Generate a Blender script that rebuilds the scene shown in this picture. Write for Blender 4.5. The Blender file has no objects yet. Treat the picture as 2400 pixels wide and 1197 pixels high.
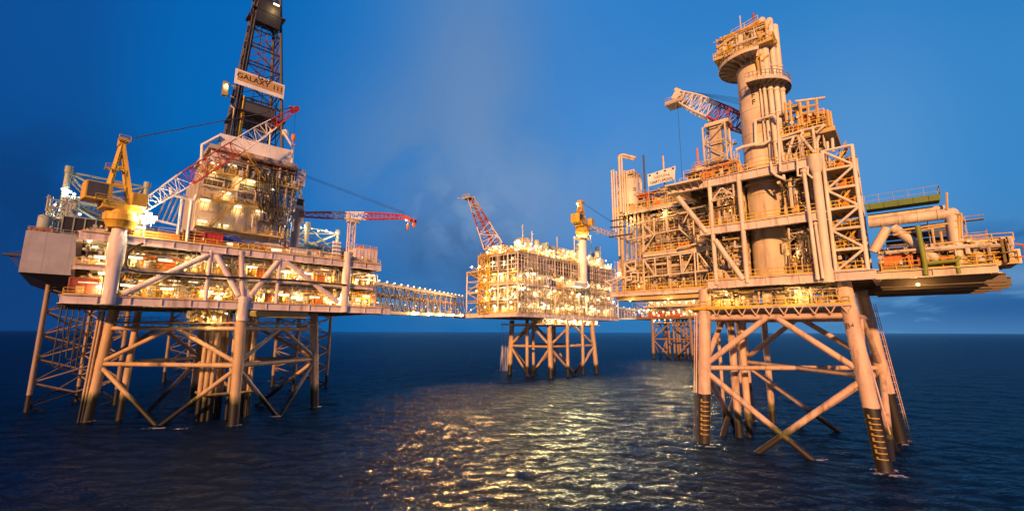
import bpy, math, random
import numpy as np
from mathutils import Vector, Matrix

# ------------------------------------------------------------------ camera
FPX, W, H, CH = 1050.0, 2400.0, 1197.0, 18.0
PITCH, ROLL = math.atan(179 / FPX), math.radians(0.19)
scene = bpy.context.scene
COL = scene.collection
_c, _s = math.cos(ROLL), math.sin(ROLL)
_cp, _sp = math.cos(PITCH), math.sin(PITCH)
R_ = Vector((_c, -_s * _sp, _s * _cp))
U_ = Vector((-_s, -_c * _sp, _c * _cp))
D_ = Vector((0, _cp, _sp))
cam_data = bpy.data.cameras.new("camera")
cam = bpy.data.objects.new("camera", cam_data)
COL.objects.link(cam)
cam_data.sensor_width = 36
cam_data.lens = 36 * FPX / W
cam_data.clip_start = 0.5
cam_data.clip_end = 80000
cam.matrix_world = Matrix(((R_.x, U_.x, -D_.x, 0), (R_.y, U_.y, -D_.y, 0), (R_.z, U_.z, -D_.z, CH), (0, 0, 0, 1)))
scene.camera = cam

# ------------------------------------------------------------------ sky
world = bpy.data.worlds.new("World")
scene.world = world
world.use_nodes = True
wn = world.node_tree
wn.nodes.clear()


def lin(c):
    return tuple(((x / 255) / 12.92 if x / 255 <= 0.04045 else ((x / 255 + 0.055) / 1.055) ** 2.4) for x in c)


def N(tree, typ, **kw):
    n = tree.nodes.new(typ)
    for k, v in kw.items():
        setattr(n, k, v)
    return n


def math_node(tree, op, a, b=None, c=None, clamp=False):
    n = N(tree, 'ShaderNodeMath', operation=op)
    n.use_clamp = clamp
    for i, v in enumerate((a, b, c)):
        if v is None:
            continue
        if isinstance(v, (int, float)):
            n.inputs[i].default_value = v
        else:
            tree.links.new(v, n.inputs[i])
    return n.outputs[0]


def mix_col(tree, fac, a, b, blend='MIX'):
    n = N(tree, 'ShaderNodeMix', data_type='RGBA', blend_type=blend)
    for sock, v in ((n.inputs[0], fac), (n.inputs[6], a), (n.inputs[7], b)):
        if isinstance(v, (int, float)):
            sock.default_value = v
        elif isinstance(v, tuple):
            sock.default_value = (*v[:3], 1)
        else:
            tree.links.new(v, sock)
    return n.outputs[2]


tc = N(wn, 'ShaderNodeTexCoord')
sep = N(wn, 'ShaderNodeSeparateXYZ')
wn.links.new(tc.outputs['Generated'], sep.inputs[0])
az = math_node(wn, 'ARCTAN2', sep.outputs[0], sep.outputs[1])
el = math_node(wn, 'ARCSINE', sep.outputs[2])
azf = math_node(wn, 'MULTIPLY_ADD', az, 1 / 2.1, 0.5, clamp=True)


def sky_ramp(stops):
    r = N(wn, 'ShaderNodeValToRGB')
    r.color_ramp.interpolation = 'EASE'
    els = r.color_ramp.elements
    while len(els) < len(stops):
        els.new(0.5)
    for e, (p, c) in zip(els, stops):
        e.position = p
        e.color = (*lin(c), 1)
    wn.links.new(azf, r.inputs[0])
    return r.outputs[0]


low = sky_ramp([(0, (16, 58, 115)), (.1, (18, 66, 126)), (.22, (6, 86, 154)), (.38, (16, 104, 174)), (.5, (30, 113, 178)), (.62, (48, 122, 184)), (.85, (84, 142, 194)), (1, (66, 124, 180))])
mid = sky_ramp([(0, (14, 70, 140)), (.1, (14, 82, 154)), (.19, (6, 104, 183)), (.37, (40, 122, 198)), (.5, (66, 136, 206)), (.62, (78, 145, 214)), (.83, (84, 150, 212)), (.92, (60, 138, 204)), (1, (48, 130, 198))])
high = sky_ramp([(0, (14, 72, 144)), (.09, (14, 84, 160)), (.2, (6, 103, 184)), (.37, (30, 119, 197)), (.58, (54, 131, 206)), (.8, (40, 127, 201)), (1, (36, 120, 194))])
f1 = N(wn, 'ShaderNodeMapRange', interpolation_type='SMOOTHSTEP')
wn.links.new(el, f1.inputs[0]); f1.inputs[1].default_value = 0.03; f1.inputs[2].default_value = 0.26
f2 = N(wn, 'ShaderNodeMapRange', interpolation_type='SMOOTHSTEP')
wn.links.new(el, f2.inputs[0]); f2.inputs[1].default_value = 0.3; f2.inputs[2].default_value = 0.68
sky = mix_col(wn, f1.outputs[0], low, mid)
sky = mix_col(wn, f2.outputs[0], sky, high)


def cloud(az0, el0, wa, we, scale, seed, lo, hi, squash=1.0):
    """a soft bank of cloud centred on a direction of the sky"""
    a = math_node(wn, 'MULTIPLY', math_node(wn, 'SUBTRACT', az, az0), 1 / wa)
    b = math_node(wn, 'MULTIPLY', math_node(wn, 'SUBTRACT', el, el0), 1 / we)
    d2 = math_node(wn, 'ADD', math_node(wn, 'MULTIPLY', a, a), math_node(wn, 'MULTIPLY', b, b))
    m = math_node(wn, 'EXPONENT', math_node(wn, 'MULTIPLY', d2, -1.0))
    mp = N(wn, 'ShaderNodeMapping')
    wn.links.new(tc.outputs['Generated'], mp.inputs[0])
    mp.inputs['Location'].default_value = (seed, seed * 1.7, 0)
    mp.inputs['Scale'].default_value = (scale, scale, scale * squash)
    nz = N(wn, 'ShaderNodeTexNoise')
    nz.inputs['Scale'].default_value = 1
    nz.inputs['Detail'].default_value = 6
    nz.inputs['Roughness'].default_value = 0.55
    nz.inputs['Distortion'].default_value = 0.6
    wn.links.new(mp.outputs[0], nz.inputs[0])
    r = N(wn, 'ShaderNodeMapRange', interpolation_type='SMOOTHSTEP')
    r.inputs[1].default_value = lo; r.inputs[2].default_value = hi
    wn.links.new(nz.outputs[0], r.inputs[0])
    return math_node(wn, 'MULTIPLY', m, r.outputs[0], clamp=True)


# pale dusk cloud rising over the middle platform, its shaded base and the streaks low on both sides
for args, colr, amt in (
        ((-0.10, 0.50, 0.17, 0.36, 3.2, 1.0, .33, .56), (106, 142, 188), 0.85),
        ((-0.20, 0.36, 0.18, 0.14, 4.0, 8.0, .33, .56), (98, 138, 186), 0.80),
        ((0.02, 0.32, 0.20, 0.14, 4.5, 3.0, .32, .56), (112, 150, 198), 0.85),
        ((-0.11, 0.19, 0.15, 0.09, 4.0, 5.0, .28, .58), (50, 88, 138), .8),
        ((-0.04, 0.13, 0.10, 0.06, 5.0, 15.0, .30, .56), (44, 86, 138), 0.6),
        ((0.03, 0.225, 0.11, 0.045, 6.0, 7.0, .36, .60), (108, 150, 196), 0.75),
        ((-0.08, 0.27, 0.13, 0.07, 13.0, 31.0, .42, .60), (122, 156, 200), 0.65),
        ((-0.13, 0.17, 0.10, 0.05, 12.0, 33.0, .44, .60), (44, 82, 132), 0.4),
        ((-0.24, 0.07, 0.08, 0.03, 8.0, 9.0, .40, .60, 3.0), (96, 150, 194), 0.75),
        ((-0.85, 0.20, 0.20, 0.12, 5.0, 2.0, .32, .60), (12, 52, 108), 0.65),
        ((0.84, 0.045, 0.22, 0.045, 8.0, 4.0, .36, .50, 5.0), (44, 98, 158), 1.0),
        ((0.80, 0.085, 0.25, 0.02, 6.0, 21.0, .30, .55, 4.0), (110, 158, 204), 0.7),
        ((0.86, 0.135, 0.12, 0.03, 7.0, 11.0, .34, .56, 3.0), (34, 92, 156), 0.85)):
    sky = mix_col(wn, math_node(wn, 'MULTIPLY', cloud(*args), amt), sky, lin(colr))
bg = N(wn, 'ShaderNodeBackground')
bg.inputs[1].default_value = 0.71
wn.links.new(sky, bg.inputs[0])
out = N(wn, 'ShaderNodeOutputWorld')
wn.links.new(bg.outputs[0], out.inputs[0])

# warm sun lamp behind the camera, standing in for floodlights out of view
sun_data = bpy.data.lights.new("sun", 'SUN')
sun_data.energy = 5.0
sun_data.angle = math.radians(2.0)
sun_data.color = (1.0, 0.475, 0.175)
sun = bpy.data.objects.new("sun", sun_data)
COL.objects.link(sun)
to_sun = Vector((-0.26, -0.92, 0.31)).normalized()
sun.rotation_euler = to_sun.to_track_quat('Z', 'Y').to_euler()

scene.view_settings.view_transform = 'Standard'
scene.view_settings.look = 'None'
scene.view_settings.exposure = 0.42
scene.view_settings.gamma = 1.0
scene.cycles.use_denoising = True
scene.cycles.max_bounces = 5
scene.cycles.diffuse_bounces = 2
scene.cycles.glossy_bounces = 3
scene.cycles.sample_clamp_indirect = 6
scene.cycles.use_light_tree = True

# ------------------------------------------------------------------ pixel rays and platform frames


def ray(px, py):
    return R_ * ((px - W / 2) / FPX) + U_ * (-(py - H / 2) / FPX) + D_


def ground(px, py, z=0.0):
    d = ray(px, py)
    k = (z - CH) / d.z
    return Vector((d.x * k, d.y * k, z))


class Frame:
    """s runs along the face of a platform, t goes into it, z is height above the sea"""

    def __init__(self, x, y, deg):
        a = math.radians(deg)
        self.rot = a
        self.o = Vector((x, y, 0)); self.u = Vector((math.cos(a), math.sin(a), 0)); self.w = Vector((-math.sin(a), math.cos(a), 0))

    def p(self, s, t, z=0.0):
        return self.o + self.u * s + self.w * t + Vector((0, 0, z))

    def pick(self, t, px, py):
        d = ray(px, py)
        k = (self.o + self.w * t).dot(self.w) / d.dot(self.w)
        return Vector((d.x * k, d.y * k, CH + d.z * k))

    def st(self, p):
        q = p - self.o
        return q.dot(self.u), q.dot(self.w)


LP = Frame(-53.8, 90.8, 44)          # left platform and the rig behind it
RP = Frame(49.3, 63.0, -41)          # right platform
MP = Frame(2.18, 167.7, 49)          # middle platform, origin at its near corner
FP = Frame(99.0, 319.8, -41)         # far platform

# ------------------------------------------------------------------ mesh building


class MB:
    def __init__(self):
        self.v = []; self.f = []; self.m = []; self.cur = 0

    def add(self, vs, fs):
        b = len(self.v)
        self.v.extend(vs)
        for f in fs:
            self.f.append([i + b for i in f]); self.m.append(self.cur)
        return self

    def hexa(self, c):
        return self.add(c, [(0, 3, 2, 1), (4, 5, 6, 7), (0, 1, 5, 4), (1, 2, 6, 5), (2, 3, 7, 6), (3, 0, 4, 7)])

    def fbox(self, fr, s0, s1, t0, t1, z0, z1):
        return self.hexa([fr.p(s0, t0, z0), fr.p(s1, t0, z0), fr.p(s1, t1, z0), fr.p(s0, t1, z0),
                          fr.p(s0, t0, z1), fr.p(s1, t0, z1), fr.p(s1, t1, z1), fr.p(s0, t1, z1)])

    def lbox(self, x0, x1, y0, y1, z0, z1):
        return self.fbox(LOCAL, x0, x1, y0, y1, z0, z1)

    def tube(self, p, q, r, n=8, r2=None, cap=True):
        p = Vector(p); q = Vector(q)
        d = q - p
        if d.length < 1e-6:
            return self
        r2 = r if r2 is None else r2
        d.normalize()
        a = d.cross(Vector((0, 0, 1)))
        if a.length < 1e-3:
            a = Vector((1, 0, 0))
        a.normalize()
        b = d.cross(a)
        vs = []
        for c, rr in ((p, r), (q, r2)):
            for i in range(n):
                an = 2 * math.pi * i / n
                vs.append(c + a * (math.cos(an) * rr) + b * (math.sin(an) * rr))
        fs = [(i, (i + 1) % n, n + (i + 1) % n, n + i) for i in range(n)]
        if cap:
            fs += [tuple(range(n - 1, -1, -1)), tuple(range(n, 2 * n))]
        return self.add(vs, fs)

    def path(self, pts, r, n=8):
        for a, b in zip(pts[:-1], pts[1:]):
            self.tube(a, b, r, n)
        for a in pts[1:-1]:
            self.ball(a, r * 1.02, n, 4)
        return self

    def beam(self, p, q, w, h, up=(0, 0, 1)):
        p = Vector(p); q = Vector(q)
        d = (q - p).normalized()
        a = d.cross(Vector(up))
        if a.length < 1e-3:
            a = d.cross(Vector((0, 1, 0)))
        a.normalize()
        b = a.cross(d)
        a *= w / 2; b *= h / 2
        return self.hexa([p - a - b, p + a - b, q + a - b, q - a - b, p - a + b, p + a + b, q + a + b, q - a + b])

    def ibeam(self, p, q, w, h, ft=0.12):
        """web and two flanges, for deep deck girders seen from the side"""
        z = Vector((0, 0, h / 2 - ft / 2))
        self.beam(p, q, w * 0.35, h - 2 * ft)
        self.beam(Vector(p) + z, Vector(q) + z, w, ft)
        self.beam(Vector(p) - z, Vector(q) - z, w, ft)
        return self

    def lathe(self, c, prof, n=16, axis=(0, 0, 1)):
        """prof: (radius, distance along the axis)"""
        c = Vector(c); ax = Vector(axis).normalized()
        a = ax.cross(Vector((0, 0, 1)))
        if a.length < 1e-3:
            a = Vector((1, 0, 0))
        a.normalize(); b = ax.cross(a)
        vs = []
        for r, h in prof:
            for i in range(n):
                an = 2 * math.pi * i / n
                vs.append(c + ax * h + a * (math.cos(an) * r) + b * (math.sin(an) * r))
        fs = []
        for k in range(len(prof) - 1):
            for i in range(n):
                j = (i + 1) % n
                fs.append((k * n + i, k * n + j, (k + 1) * n + j, (k + 1) * n + i))
        fs.append(tuple(range(n - 1, -1, -1)))
        fs.append(tuple(range((len(prof) - 1) * n, len(prof) * n)))
        return self.add(vs, fs)

    def ball(self, c, r, n=8, m=5):
        return self.lathe(c, [(max(r * math.sin(math.pi * k / m), r * .02), -r * math.cos(math.pi * k / m)) for k in range(m + 1)], n)

    def prism(self, pts, z0, z1):
        """vertical prism over a plan polygon"""
        n = len(pts)
        vs = [Vector((p.x, p.y, z0)) for p in pts] + [Vector((p.x, p.y, z1)) for p in pts]
        fs = [tuple(range(n - 1, -1, -1)), tuple(range(n, 2 * n))] + [(i, (i + 1) % n, n + (i + 1) % n, n + i) for i in range(n)]
        return self.add(vs, fs)

    def slab(self, pts, off):
        """flat polygon pts thickened by the vector off"""
        n = len(pts); off = Vector(off)
        vs = [Vector(p) for p in pts] + [Vector(p) + off for p in pts]
        fs = [tuple(range(n - 1, -1, -1)), tuple(range(n, 2 * n))] + [(i, (i + 1) % n, n + (i + 1) % n, n + i) for i in range(n)]
        return self.add(vs, fs)

    def rail(self, pts, h=1.1, r=0.055, step=1.8):
        for a, b in zip(pts[:-1], pts[1:]):
            a = Vector(a); b = Vector(b)
            n = max(1, int((b - a).length / step))
            for i in range(n + 1):
                q = a.lerp(b, i / n)
                self.tube(q, q + Vector((0, 0, h)), r, 5, cap=False)
            for k in (0.5, 1.0):
                self.tube(a + Vector((0, 0, h * k)), b + Vector((0, 0, h * k)), r, 5, cap=False)
            self.beam(a + Vector((0, 0, .1)), b + Vector((0, 0, .1)), .04, .2)
        return self

    def stair(self, p, q, w=1.0, steps=10):
        """a straight flight with stringers and treads"""
        p = Vector(p); q = Vector(q)
        d = Vector((q.x - p.x, q.y - p.y, 0)).normalized()
        a = Vector((-d.y, d.x, 0)) * (w / 2)
        for sg in (-1, 1):
            self.beam(p + a * sg, q + a * sg, .08, .3)
            self.tube(p + a * sg + Vector((0, 0, 1)), q + a * sg + Vector((0, 0, 1)), .05, 5)
            for k in range(0, steps + 1, 3):
                c = p.lerp(q, k / steps) + a * sg
                self.tube(c, c + Vector((0, 0, 1)), .045, 5)
        for k in range(steps):
            c = p.lerp(q, (k + .5) / steps)
            self.beam(c - a, c + a, .28, .05)
        return self

    def build(self, name, mat, parent=None, origin=None, smooth=True, space='world'):
        """link as ONE mesh object; vertices are world points unless space='local'"""
        if parent is not None and space == 'world':
            o = parent_origin(parent)
        elif origin is not None:
            o = Vector(origin)
        else:
            o = Vector((0, 0, 0))
        me = bpy.data.meshes.new(name)
        me.from_pydata([(p[0] - o[0], p[1] - o[1], p[2] - o[2]) for p in self.v], [], self.f)
        mats = mat if isinstance(mat, (list, tuple)) else [mat]
        for mm in mats:
            me.materials.append(mm)
        if len(mats) > 1:
            me.polygons.foreach_set('material_index', self.m)
        if smooth:
            me.polygons.foreach_set('use_smooth', [True] * len(self.f))
            me.set_sharp_from_angle(angle=math.radians(50))
        me.update()
        ob = bpy.data.objects.new(name, me)
        COL.objects.link(ob)
        if parent is not None:
            ob.parent = parent
        elif origin is not None:
            ob.location = o
        return ob


LOCAL = Frame(0, 0, 0)


def parent_origin(o):
    p = Vector((0, 0, 0))
    while o is not None:
        p += Vector(o.location)
        o = o.parent
    return p


def thing(name, label, cat, loc, rot=0.0, group=None):
    e = bpy.data.objects.new(name, None)
    e.empty_display_size = 1
    COL.objects.link(e)
    e.location = loc
    e.rotation_euler = (0, 0, rot)
    tag(e, label, cat, group)
    return e


def tag(o, label=None, cat=None, group=None, kind=None):
    if label: o['label'] = label
    if cat: o['category'] = cat
    if group: o['group'] = group
    if kind: o['kind'] = kind
    return o


def inst(src, parent, loc, rot=0.0):
    """another copy of a part on its thing, sharing the mesh (loc is a world point)"""
    o = src.copy()
    COL.objects.link(o)
    o.parent = parent
    o.location = Vector(loc) - parent_origin(parent)
    o.rotation_euler = (0, 0, rot)
    return o


# ------------------------------------------------------------------ materials
M = {}


def paint(name, rgb, rough=0.6, grime=0.42, gcol=(0.13, 0.07, 0.035), scale=0.9, growth=None, metal=0.0):
    m = bpy.data.materials.new(name)
    m.use_nodes = True
    t = m.node_tree
    b = t.nodes['Principled BSDF']
    b.inputs['Roughness'].default_value = rough
    b.inputs['Metallic'].default_value = metal
    geo = N(t, 'ShaderNodeNewGeometry')
    mp = N(t, 'ShaderNodeMapping')
    t.links.new(geo.outputs['Position'], mp.inputs[0])
    mp.inputs['Scale'].default_value = (1, 1, 0.16)
    nz = N(t, 'ShaderNodeTexNoise')
    nz.inputs['Scale'].default_value = scale
    nz.inputs['Detail'].default_value = 7
    nz.inputs['Roughness'].default_value = 0.68
    t.links.new(mp.outputs[0], nz.inputs[0])
    r = N(t, 'ShaderNodeMapRange', interpolation_type='SMOOTHSTEP')
    r.inputs[1].default_value = 0.47; r.inputs[2].default_value = 0.70
    t.links.new(nz.outputs[0], r.inputs[0])
    nz2 = N(t, 'ShaderNodeTexNoise')
    nz2.inputs['Scale'].default_value = 0.25
    nz2.inputs['Detail'].default_value = 3
    t.links.new(geo.outputs['Position'], nz2.inputs[0])
    var = N(t, 'ShaderNodeMapRange')
    var.inputs[1].default_value = .3; var.inputs[2].default_value = .7
    var.inputs[3].default_value = 0.80; var.inputs[4].default_value = 1.08
    t.links.new(nz2.outputs[0], var.inputs[0])
    hsv = N(t, 'ShaderNodeHueSaturation')
    hsv.inputs['Color'].default_value = (*rgb, 1)
    t.links.new(var.outputs[0], hsv.inputs['Value'])
    col = mix_col(t, math_node(t, 'MULTIPLY', r.outputs[0], grime), hsv.outputs[0], gcol)
    if growth is not None:
        # marine growth round the waterline: green weed above, nearly black below
        z0, z1, dark, green = growth
        sp = N(t, 'ShaderNodeSeparateXYZ')
        t.links.new(geo.outputs['Position'], sp.inputs[0])
        zz = math_node(t, 'MULTIPLY_ADD', nz.outputs[0], 4.0 if green else 0.5, sp.outputs[2])
        zz = math_node(t, 'SUBTRACT', zz, 2.0 if green else 0.25)
        if green:
            g = N(t, 'ShaderNodeMapRange', interpolation_type='SMOOTHSTEP')
            g.inputs[1].default_value = z1; g.inputs[2].default_value = z1 + 1.5
            t.links.new(zz, g.inputs[0])
            col = mix_col(t, g.outputs[0], (0.075, 0.075, 0.02), col)
        g2 = N(t, 'ShaderNodeMapRange', interpolation_type='SMOOTHSTEP')
        g2.inputs[1].default_value = z0; g2.inputs[2].default_value = z0 + (0.8 if green else 0.06)
        t.links.new(zz, g2.inputs[0])
        col = mix_col(t, g2.outputs[0], dark, col)
    t.links.new(col, b.inputs['Base Color'])
    M[name] = m
    return m


def emit(name, rgb, strength):
    m = bpy.data.materials.new(name)
    m.use_nodes = True
    t = m.node_tree
    t.nodes.clear()
    e = N(t, 'ShaderNodeEmission')
    e.inputs[0].default_value = (*rgb, 1); e.inputs[1].default_value = strength
    o = N(t, 'ShaderNodeOutputMaterial')
    t.links.new(e.outputs[0], o.inputs[0])
    M[name] = m
    return m


paint('cream', (0.62, 0.54, 0.44), grime=.5)
paint('cream_light', (0.70, 0.62, 0.52), grime=.38)
paint('cream_worn', (0.46, 0.38, 0.29), grime=.75)
paint('pink_cream', (0.66, 0.55, 0.52), grime=.62)
paint('jacket_brown', (0.44, 0.30, 0.18), grime=.5, growth=(4.0, 4.6, (0.004, 0.0035, 0.003), True))
paint('jacket_pink', (0.60, 0.42, 0.33), grime=.6, growth=(7.9, 0, (0.009, 0.007, 0.006), False))
paint('brace_pink', (0.57, 0.40, 0.31), grime=.7, growth=(2.2, 3.4, (0.015, 0.011, 0.006), True))
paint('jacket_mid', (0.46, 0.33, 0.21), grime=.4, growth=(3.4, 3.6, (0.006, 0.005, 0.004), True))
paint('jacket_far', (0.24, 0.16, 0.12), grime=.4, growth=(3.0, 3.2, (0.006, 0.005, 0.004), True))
paint('rig_leg', (0.26, 0.19, 0.15), grime=.4, growth=(3.6, 3.8, (0.006, 0.006, 0.006), False))
paint('dark_bulkhead_face', (0.05, 0.045, 0.035))  # near-black for the painted shade of gaps
paint('faded_yellow', (0.42, 0.26, 0.05), grime=.8, scale=2.5)
paint('tan', (0.62, 0.51, 0.41), grime=.4)
paint('yellow', (0.62, 0.37, 0.035), grime=.55)
paint('yellow_rail', (0.70, 0.46, 0.04), grime=.2)
paint('hull_grey', (0.35, 0.34, 0.39), grime=.35, gcol=(.16, .14, .14), scale=.5)
paint('grey', (0.34, 0.34, 0.34))
paint('dark_grey', (0.06, 0.06, 0.06))
paint('derrick_navy', (0.018, 0.018, 0.028), grime=.3)
paint('derrick_rust', (0.16, 0.05, 0.03))
paint('black', (0.012, 0.011, 0.012), grime=.1)
paint('red', (0.42, 0.035, 0.02), grime=.25)
paint('red_brown', (0.30, 0.06, 0.035), grime=.3)
paint('orange', (0.62, 0.17, 0.03), grime=.25)
paint('white', (0.76, 0.73, 0.70), grime=.2)
paint('green', (0.10, 0.17, 0.02), grime=.3)
paint('green_pipe', (0.20, 0.26, 0.03), grime=.2)
paint('blue', (0.03, 0.05, 0.22), grime=.2)
paint('teal', (0.16, 0.40, 0.34), grime=.2)
paint('crimson', (0.55, 0.02, 0.07), grime=.1)
paint('olive', (0.36, 0.29, 0.14), grime=.4)
paint('underside', (0.12, 0.09, 0.055), grime=.5)  # shade below the decks is put into this dark colour
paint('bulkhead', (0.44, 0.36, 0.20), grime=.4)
paint('dark_bulkhead', (0.055, 0.043, 0.033), grime=.5)  # near-black colour carries the shade of deep interiors
paint('mustard', (0.56, 0.40, 0.16), grime=.2)
paint('concrete', (0.60, 0.49, 0.37), grime=.62, gcol=(0.20, 0.13, 0.075), scale=.55)
paint('steel_wire', (0.03, 0.03, 0.04), grime=0)
paint('rust_steel', (0.22, 0.11, 0.06), grime=.5)
paint('green_grey', (0.30, 0.34, 0.28), grime=.3)
emit('lamp_warm', (1.0, 0.80, 0.46), 2.6)
emit('lamp_white', (1.0, 0.84, 0.55), 2.4)
emit('lamp_cool', (0.90, 1.0, 0.80), 2)
emit('lamp_orange', (1.0, 0.66, 0.30), 3)

# ------------------------------------------------------------------ lamps
LAMP_MESH = {}


def lamp_mesh(kind):
    if kind in LAMP_MESH:
        return LAMP_MESH[kind]
    b = MB()
    if kind.startswith('tube'):
        b.lbox(-.95, .95, -.2, .2, .16, .30)
        b.cur = 1
        b.lbox(-.85, .85, -.24, .24, -.12, .158)
        mt = M['lamp_warm']
    elif kind.startswith('bulb'):
        b.lathe((0, 0, .28), [(.34, 0), (.3, .12), (.08, .3)], 8)
        b.tube((0, 0, .5), (0, 0, .9), .05, 5)
        b.cur = 1
        b.ball((0, 0, 0), .42, 8, 5)
        mt = M['lamp_white']
    else:
        b.lbox(-.4, .4, .0, .35, -.3, .3)
        b.tube((0, .2, -.3), (0, .2, -.8), .06, 5)
        b.cur = 1
        b.lbox(-.34, .34, -.06, -.003, -.25, .25)
        mt = M['lamp_warm']
    if 'cool' in kind: mt = M['lamp_cool']
    if 'orange' in kind: mt = M['lamp_orange']
    o = b.build('lamp_pattern', [M['grey'], mt], smooth=False)
    me = o.data
    bpy.data.objects.remove(o)
    me.name = 'lamp_' + kind
    LAMP_MESH[kind] = me
    return me


LAMP_LIGHT = {}
LAMP_POWER = {'tube': (360, (1.0, .66, .26)), 'bulb': (480, (1.0, .72, .33)), 'bulbcool': (600, (.9, .95, .72)), 'bulborange': (420, (1.0, .55, .2)), 'flood': (1500, (1.0, .78, .45))}


def lamp_light(parent, p, kind, power=1.0):
    """the light a lit lamp gives"""
    key = (kind, power)
    if key not in LAMP_LIGHT:
        d = bpy.data.lights.new('lamp_light', 'POINT')
        d.energy = LAMP_POWER[kind][0] * power
        d.color = LAMP_POWER[kind][1]
        d.shadow_soft_size = .35
        LAMP_LIGHT[key] = d
    o = bpy.data.objects.new('lamp_light', LAMP_LIGHT[key])
    COL.objects.link(o)
    o.parent = parent
    o.location = Vector(p) - parent_origin(parent)
    return o


def lamp(parent, p, kind='tube', rot=0.0, scale=1.0, power=1.0):
    o = bpy.data.objects.new('lamp', lamp_mesh(kind))
    COL.objects.link(o)
    o.parent = parent
    o.location = Vector(p) - parent_origin(parent)
    o.rotation_euler = (0, 0, rot)
    o.scale = (scale,) * 3
    off = {'tube': (0, 0, -.65), 'flood': (0, -.6, 0)}.get(kind, (0, 0, -.62))
    q = Vector((off[0], off[1], off[2])) * scale
    q.rotate(Matrix.Rotation(rot, 3, 'Z'))
    lamp_light(parent, Vector(p) + q, kind, power)
    return o


# ------------------------------------------------------------------ the sea
def build_sea():
    rng = np.random.default_rng(4)
    rs = [0.0]
    r = 6.0
    while r < 60000:
        rs.append(r)
        r *= 1.0062 if r < 500 else (1.012 if r < 1500 else 1.06)
    rs = np.array(rs)
    th = np.concatenate([np.linspace(-1.12, 1.12, 800), np.linspace(1.12, 2 * math.pi - 1.12, 90)[1:-1]])
    n = len(th)
    X = rs[:, None] * np.sin(th)[None, :]
    Y = rs[:, None] * np.cos(th)[None, :]
    Z = np.zeros_like(X)
    cell = np.maximum(rs * 0.0062, rs * (2.24 / 800))[:, None]
    for i in range(64):
        lam = 1.0 * (1.045 ** i) * rng.uniform(.9, 1.1)
        if i % 9 == 0: lam = rng.uniform(9, 24)
        k = 2 * math.pi / lam
        a = math.radians(255) + rng.normal(0, .55)
        amp = 0.0098 * lam ** 0.9 * rng.uniform(.55, 1.1)
        if lam > 8: amp *= .35
        ph = rng.uniform(0, 6.28)
        arg = k * (X * math.cos(a) + Y * math.sin(a)) + ph
        fade = np.clip((lam / cell - 3) / 4, 0, 1)
        wv = np.sin(arg) + 0.28 * np.cos(2 * arg)
        Z += amp * fade * wv
    V = np.stack([X, Y, Z], -1).reshape(-1, 3)
    m = len(rs)
    i = np.arange(m - 1)[:, None] * n
    j = np.arange(n)[None, :]
    j2 = (j + 1) % n
    F = np.stack([i + j, i + n + j, i + n + j2, i + j2], -1).reshape(-1, 4)
    me = bpy.data.meshes.new('sea')
    me.vertices.add(len(V)); me.vertices.foreach_set('co', V.astype(np.float32).ravel())
    me.loops.add(F.size); me.loops.foreach_set('vertex_index', F.astype(np.int32).ravel())
    me.polygons.add(len(F)); me.polygons.foreach_set('loop_start', np.arange(0, F.size, 4, dtype=np.int32))
    me.polygons.foreach_set('use_smooth', np.ones(len(F), dtype=bool))
    me.update(calc_edges=True)
    me.flip_normals()
    mt = bpy.data.materials.new('sea_water')
    mt.use_nodes = True
    t = mt.node_tree
    t.nodes.clear()
    geo = N(t, 'ShaderNodeNewGeometry')
    h = None
    for sc, am, sx in ((0.55, .45, .5), (1.4, .50, .55), (3.4, .30, .65)):
        mp = N(t, 'ShaderNodeMapping')
        t.links.new(geo.outputs['Position'], mp.inputs[0])
        mp.inputs['Rotation'].default_value = (0, 0, .35)
        mp.inputs['Scale'].default_value = (sx, 1, 1)
        nz = N(t, 'ShaderNodeTexNoise')
        nz.inputs['Scale'].default_value = sc
        nz.inputs['Detail'].default_value = 4
        t.links.new(mp.outputs[0], nz.inputs[0])
        v = math_node(t, 'MULTIPLY', nz.outputs[0], am)
        h = v if h is None else math_node(t, 'ADD', h, v)
    bp = N(t, 'ShaderNodeBump')
    bp.inputs['Strength'].default_value = 0.9
    bp.inputs['Distance'].default_value = 1.15
    t.links.new(h, bp.inputs['Height'])
    # open water: dark body colour, and the averaged reflectance of a ruffled surface
    df = N(t, 'ShaderNodeBsdfDiffuse')
    df.inputs['Color'].default_value = (0.001, 0.008, 0.03, 1)
    gl = N(t, 'ShaderNodeBsdfGlossy')
    gl.inputs['Color'].default_value = (0.78, 0.92, 1.0, 1)
    gl.inputs['Roughness'].default_value = 0.12
    fr = N(t, 'ShaderNodeFresnel')
    fr.inputs['IOR'].default_value = 1.33
    for nd in (gl, fr, df):
        t.links.new(bp.outputs[0], nd.inputs['Normal'])
    mx = N(t, 'ShaderNodeMixShader')
    t.links.new(math_node(t, 'MULTIPLY', fr.outputs[0], 0.60), mx.inputs[0])
    t.links.new(df.outputs[0], mx.inputs[1])
    t.links.new(gl.outputs[0], mx.inputs[2])
    om = N(t, 'ShaderNodeOutputMaterial')
    t.links.new(mx.outputs[0], om.inputs[0])
    me.materials.append(mt)
    o = bpy.data.objects.new('sea', me)
    COL.objects.link(o)
    tag(o, kind='structure')


build_sea()

# ------------------------------------------------------------------ shared builders


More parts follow.
